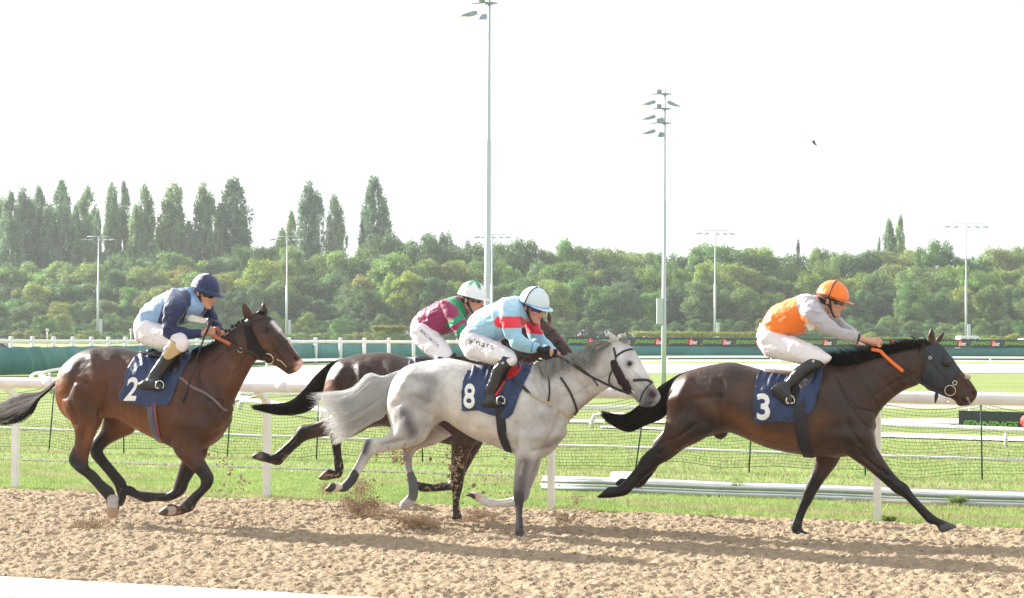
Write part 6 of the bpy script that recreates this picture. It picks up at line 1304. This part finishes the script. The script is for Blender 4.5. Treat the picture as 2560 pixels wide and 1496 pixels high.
def row(x0, x1, step, dy, wpx, D, ws, where, kind='round', fix=None, jy=14):
    x = x0
    while x < x1:
        t = pick(ws); y = (fix if fix else skyy(x)+dy)+rnd.uniform(-jy*.4, jy)
        tw = {'dark': 'dark green', 'mid': 'mid-green', 'light': 'light green', 'yellow': 'yellowish green', 'olive': 'brownish green', 'blue': 'blue-green'}[t]
        w_ = wpx*rnd.uniform(.8, 1.25); c = tuple(v*rnd.uniform(.88, 1.12) for v in tints[t]); pos = min(LM, key=lambda q: abs(q[0]-x))[1]; sz_ = ''
        nm = 'tree' if kind == 'round' else 'bush'
        lab = f'{tw} {where} {nm} {pos}'
        for e in ('', 'larger ', 'paler ', 'rounder ', 'another '):
            if e+lab not in USED: lab = e+lab; break
        USED.add(lab); tree(kind, x, y, w_, D+rnd.uniform(-7, 7), c, lab, f'{where} {nm}s of the wood', cat=nm)
        x += step*rnd.uniform(.8, 1.2)
row(-60, 2640, 56, -20, 165, 352, {'mid': 4, 'light': 3, 'dark': 2, 'blue': 2}, 'skyline')
row(-50, 2640, 68, 28, 150, 332, {'mid': 3, 'light': 3, 'dark': 3, 'yellow': 2, 'olive': 1}, 'middle-row')
row(-20, 2640, 60, 80, 125, 314, {'mid': 4, 'light': 2, 'dark': 4, 'yellow': 1, 'blue': 1}, 'front-row')
row(-40, 2640, 46, 0, 80, 300, {'dark': 4, 'mid': 4, 'olive': 1}, 'undergrowth', 'shrub', fix=778, jy=22)
row(-40, 1050, 52, 0, 85, 285, {'mid': 3, 'light': 3, 'olive': 1}, 'grass-edge', 'shrub', fix=822, jy=9)
row(2090, 2640, 44, 0, 75, 240, {'light': 4, 'yellow': 2, 'mid': 2}, 'straggly roadside', 'shrub', fix=828, jy=9)
for x, w_, lb in ((1745, 318, 'long clipped yellowish hedge behind the advertising boards right of the tall mast'), (972, 78, 'short rounded hedge just left of the maroon jockey')): tree('hedge', x, 834 if x > 1000 else 820, w_, 205, (1.5, 1.35, .9), lb, cat='hedge', depth=2.2/ (w_/F*205))
pops = [(-6, 500, 50), (20, 488, 58), (52, 482, 54), (66, 528, 36), (93, 474, 46), (118, 516, 48), (150, 460, 60), (186, 520, 34), (215, 478, 58), (241, 530, 26), (276, 463, 42), (308, 463, 38), (336, 520, 40), (358, 471, 48), (398, 572, 46), (432, 465, 66), (470, 560, 40), (503, 470, 52), (580, 455, 86), (548, 520, 44), (703, 574, 30), (726, 535, 34), (768, 467, 58), (833, 497, 48), (933, 452, 68), (966, 548, 30), (2197, 600, 15), (2222, 556, 34), (2251, 547, 27)]
ordn = ['first', 'second', 'third', 'fourth', 'fifth', 'sixth', 'seventh', 'eighth', 'ninth', 'tenth', 'eleventh', 'twelfth', 'thirteenth', 'fourteenth', 'fifteenth', 'sixteenth', 'seventeenth', 'eighteenth', 'nineteenth', 'twentieth', 'twenty-first', 'twenty-second', 'twenty-third', 'twenty-fourth', 'twenty-fifth', 'twenty-sixth', 'twenty-seventh', 'twenty-eighth', 'twenty-ninth']
pops.sort()
for k, (x, y, w_) in enumerate(pops):
    tt = rnd.choice([(.95, 1.05, 1.05), (1.1, 1.15, 1.0), (.8, .9, .95), (1.2, 1.2, .95)])
    tree('poplar', x, y, w_*1.12, 372+rnd.uniform(-10, 10), tt, f'{ordn[k]} poplar from the left, tall and narrow above the wood', 'poplars rising above the wood')
tree('conifer', 1995, 602, 42, 372, (.8, .95, 1.1), 'thin pointed conifer on the skyline left of the orange cap', cat='tree')
for x, y, w_, t, lb in ((1070, 570, 80, 'dark', 'dark spreading tree on the skyline just left of the tallest mast'), (1112, 578, 70, 'dark', 'second dark tree on the skyline beside the tallest mast'), (1160, 592, 70, 'dark', 'dark tree on the skyline immediately left of the tallest mast'), (998, 588, 80, 'blue', 'grey-green tree right of the last tall poplar on the left'), (660, 605, 80, 'dark', 'dark tree in the gap between the two groups of poplars'), (2055, 600, 95, 'light', 'pale airy tree on the skyline above the orange cap'), (2168, 612, 34, 'dark', 'small dark tree left of the right-hand poplars'), (2556, 628, 60, 'olive', 'reddish brown tree at the right edge of the skyline'), (1425, 597, 110, 'yellow', 'yellow-topped tree on the skyline left of the second mast')):
    tree('round', x, y, w_, 362, tints[t] if x != 2556 else (1.1, .45, .6), lb)
# ------------------------------------------------------------ kicked-up sand, flying clods, a bird
def spray(cx, cy, rx, ry, n, frame, lat, seed, label, szr=(.002, .008), up=1.0):
    g = np.random.default_rng(seed); V = []; Fc = []
    oct_ = np.array([(1, 0, 0), (-1, 0, 0), (0, 1, 0), (0, -1, 0), (0, 0, 1), (0, 0, -1)]); of = [(0, 2, 4), (2, 1, 4), (1, 3, 4), (3, 0, 4), (2, 0, 5), (1, 2, 5), (3, 1, 5), (0, 3, 5)]
    cl = [(g.normal(0, .45), abs(g.normal(0, .5))*up, g.uniform(.1, .5)) for _ in range(14)]
    for k in range(n):
        c = cl[g.integers(0, 14)]; u = c[0]+g.normal(0, .25)*c[2]*2; v = c[1]+g.normal(0, .25)*c[2]*2
        p = frame.U(cx+u*rx, cy-v*ry, lat+g.normal(0, .12)); 
        if p.z < 0: p.z = abs(p.z)*.3+.01
        s = g.uniform(*szr)*(2 if g.uniform() < .05 else 1); b = len(V); rt = Matrix.Rotation(g.uniform(0, 6), 3, g.normal(0, 1, 3)); jj = g.uniform(.5, 1.3, 6)
        for q, j_ in zip(oct_, jj): V.append(tuple(p+rt @ Vector(q*s*j_)))
        Fc += [tuple(b+i for i in f) for f in of]
    o = mk('sand_spray', V, Fc, M['clod'], None, smooth=False, off=None); o.matrix_world = frame.m
    tag(o, label, 'sand spray', kind='stuff')
M['clod'] = mat('damp_sand', (.36, .26, .17), .95, var=.3, vscale=20)
spray(915, 1280, 80, 60, 5200, fr4, -.1, 1, 'burst of kicked-up sand behind the hind feet of the grey horse')
spray(1045, 1312, 95, 36, 4200, fr8, -.1, 2, 'low spray of sand thrown up under the tail of the grey horse')
spray(1418, 1305, 24, 40, 1000, fr8, .1, 3, 'small puff of sand ahead of the planted foot of the grey horse')
spray(215, 1328, 50, 24, 1600, fr2, -.5, 4, 'low puff of sand at the left behind horse number 2')
spray(1215, 1300, 60, 26, 1500, fr8, .1, 5, 'sand thrown up beside the planted dark leg')
spray(1140, 1225, 26, 100, 110, fr4, -.3, 6, 'clods of sand falling around the dark front leg', (.004, .018))
spray(1010, 1150, 90, 60, 160, fr8, 0, 7, 'clods flying behind the grey horse', (.006, .016))
spray(560, 1240, 70, 90, 120, fr2, .1, 8, 'clods flying ahead of horse number 2', (.006, .016))
spray(1200, 1250, 260, 120, 150, fr4, .1, 9, 'loose clods in the air under the two middle horses', (.005, .014))
spray(590, 1310, 60, 30, 300, fr2, -.1, 10, 'thin sand spray ahead of the front foot of horse number 2')
bd = empty('bird', at(2036, 359, 60)); tag(bd, 'small dark bird flying alone in the pale sky', 'bird')
mb = MB(); dv = Vector((.75, 0, -.6)).normalized(); q0 = Vector((0, 0, 0)); mb.tube([q0-dv*.12, q0-dv*.08, q0-dv*.02, q0+dv*.05, q0+dv*.085, q0+dv*.11], [.008, .022, .034, .026, .020, .004], 12)
wg = Vector((.5, -.2, .6)).normalized()
for sg in (1, -1):
    V0 = [q0+dv*.05, q0-dv*.04, q0-dv*.07+Vector((-.02*sg, .05*sg, .07)), q0+dv*.0+Vector((.0, .07*sg, .085))]
    mb.add([tuple(v) for v in V0]+[tuple(v+Vector((.004, 0, .004))) for v in V0], [(0, 1, 2, 3), (7, 6, 5, 4), (0, 4, 5, 1), (1, 5, 6, 2), (2, 6, 7, 3), (3, 7, 4, 0)])
mb.build('bird_body', mat('bird_dark', (.12, .12, .13), .8), bd)
# ------------------------------------------------------------ haze
hb_ = bpy.data.meshes.new('haze'); x0, x1, y0, y1, z0, z1 = -260, 260, -6, 480, -1.2, 62
hb_.from_pydata([(x, y, z) for x in (x0, x1) for y in (y0, y1) for z in (z0, z1)], [], [(0, 1, 3, 2), (4, 6, 7, 5), (0, 4, 5, 1), (2, 3, 7, 6), (0, 2, 6, 4), (1, 5, 7, 3)])
hm = bpy.data.materials.new('haze'); hm.use_nodes = True; ht = hm.node_tree; ht.nodes.remove(ht.nodes['Principled BSDF'])
pv = ht.nodes.new('ShaderNodeVolumePrincipled'); pv.inputs['Color'].default_value = (.92, .96, 1, 1); pv.inputs['Density'].default_value = .0003; pv.inputs['Anisotropy'].default_value = .2
ht.links.new(pv.outputs[0], ht.nodes['Material Output'].inputs['Volume'])
ho_ = mesh_obj('haze', hb_, hm); tag(ho_, 'thin pale summer haze over the course', 'haze', kind='stuff')
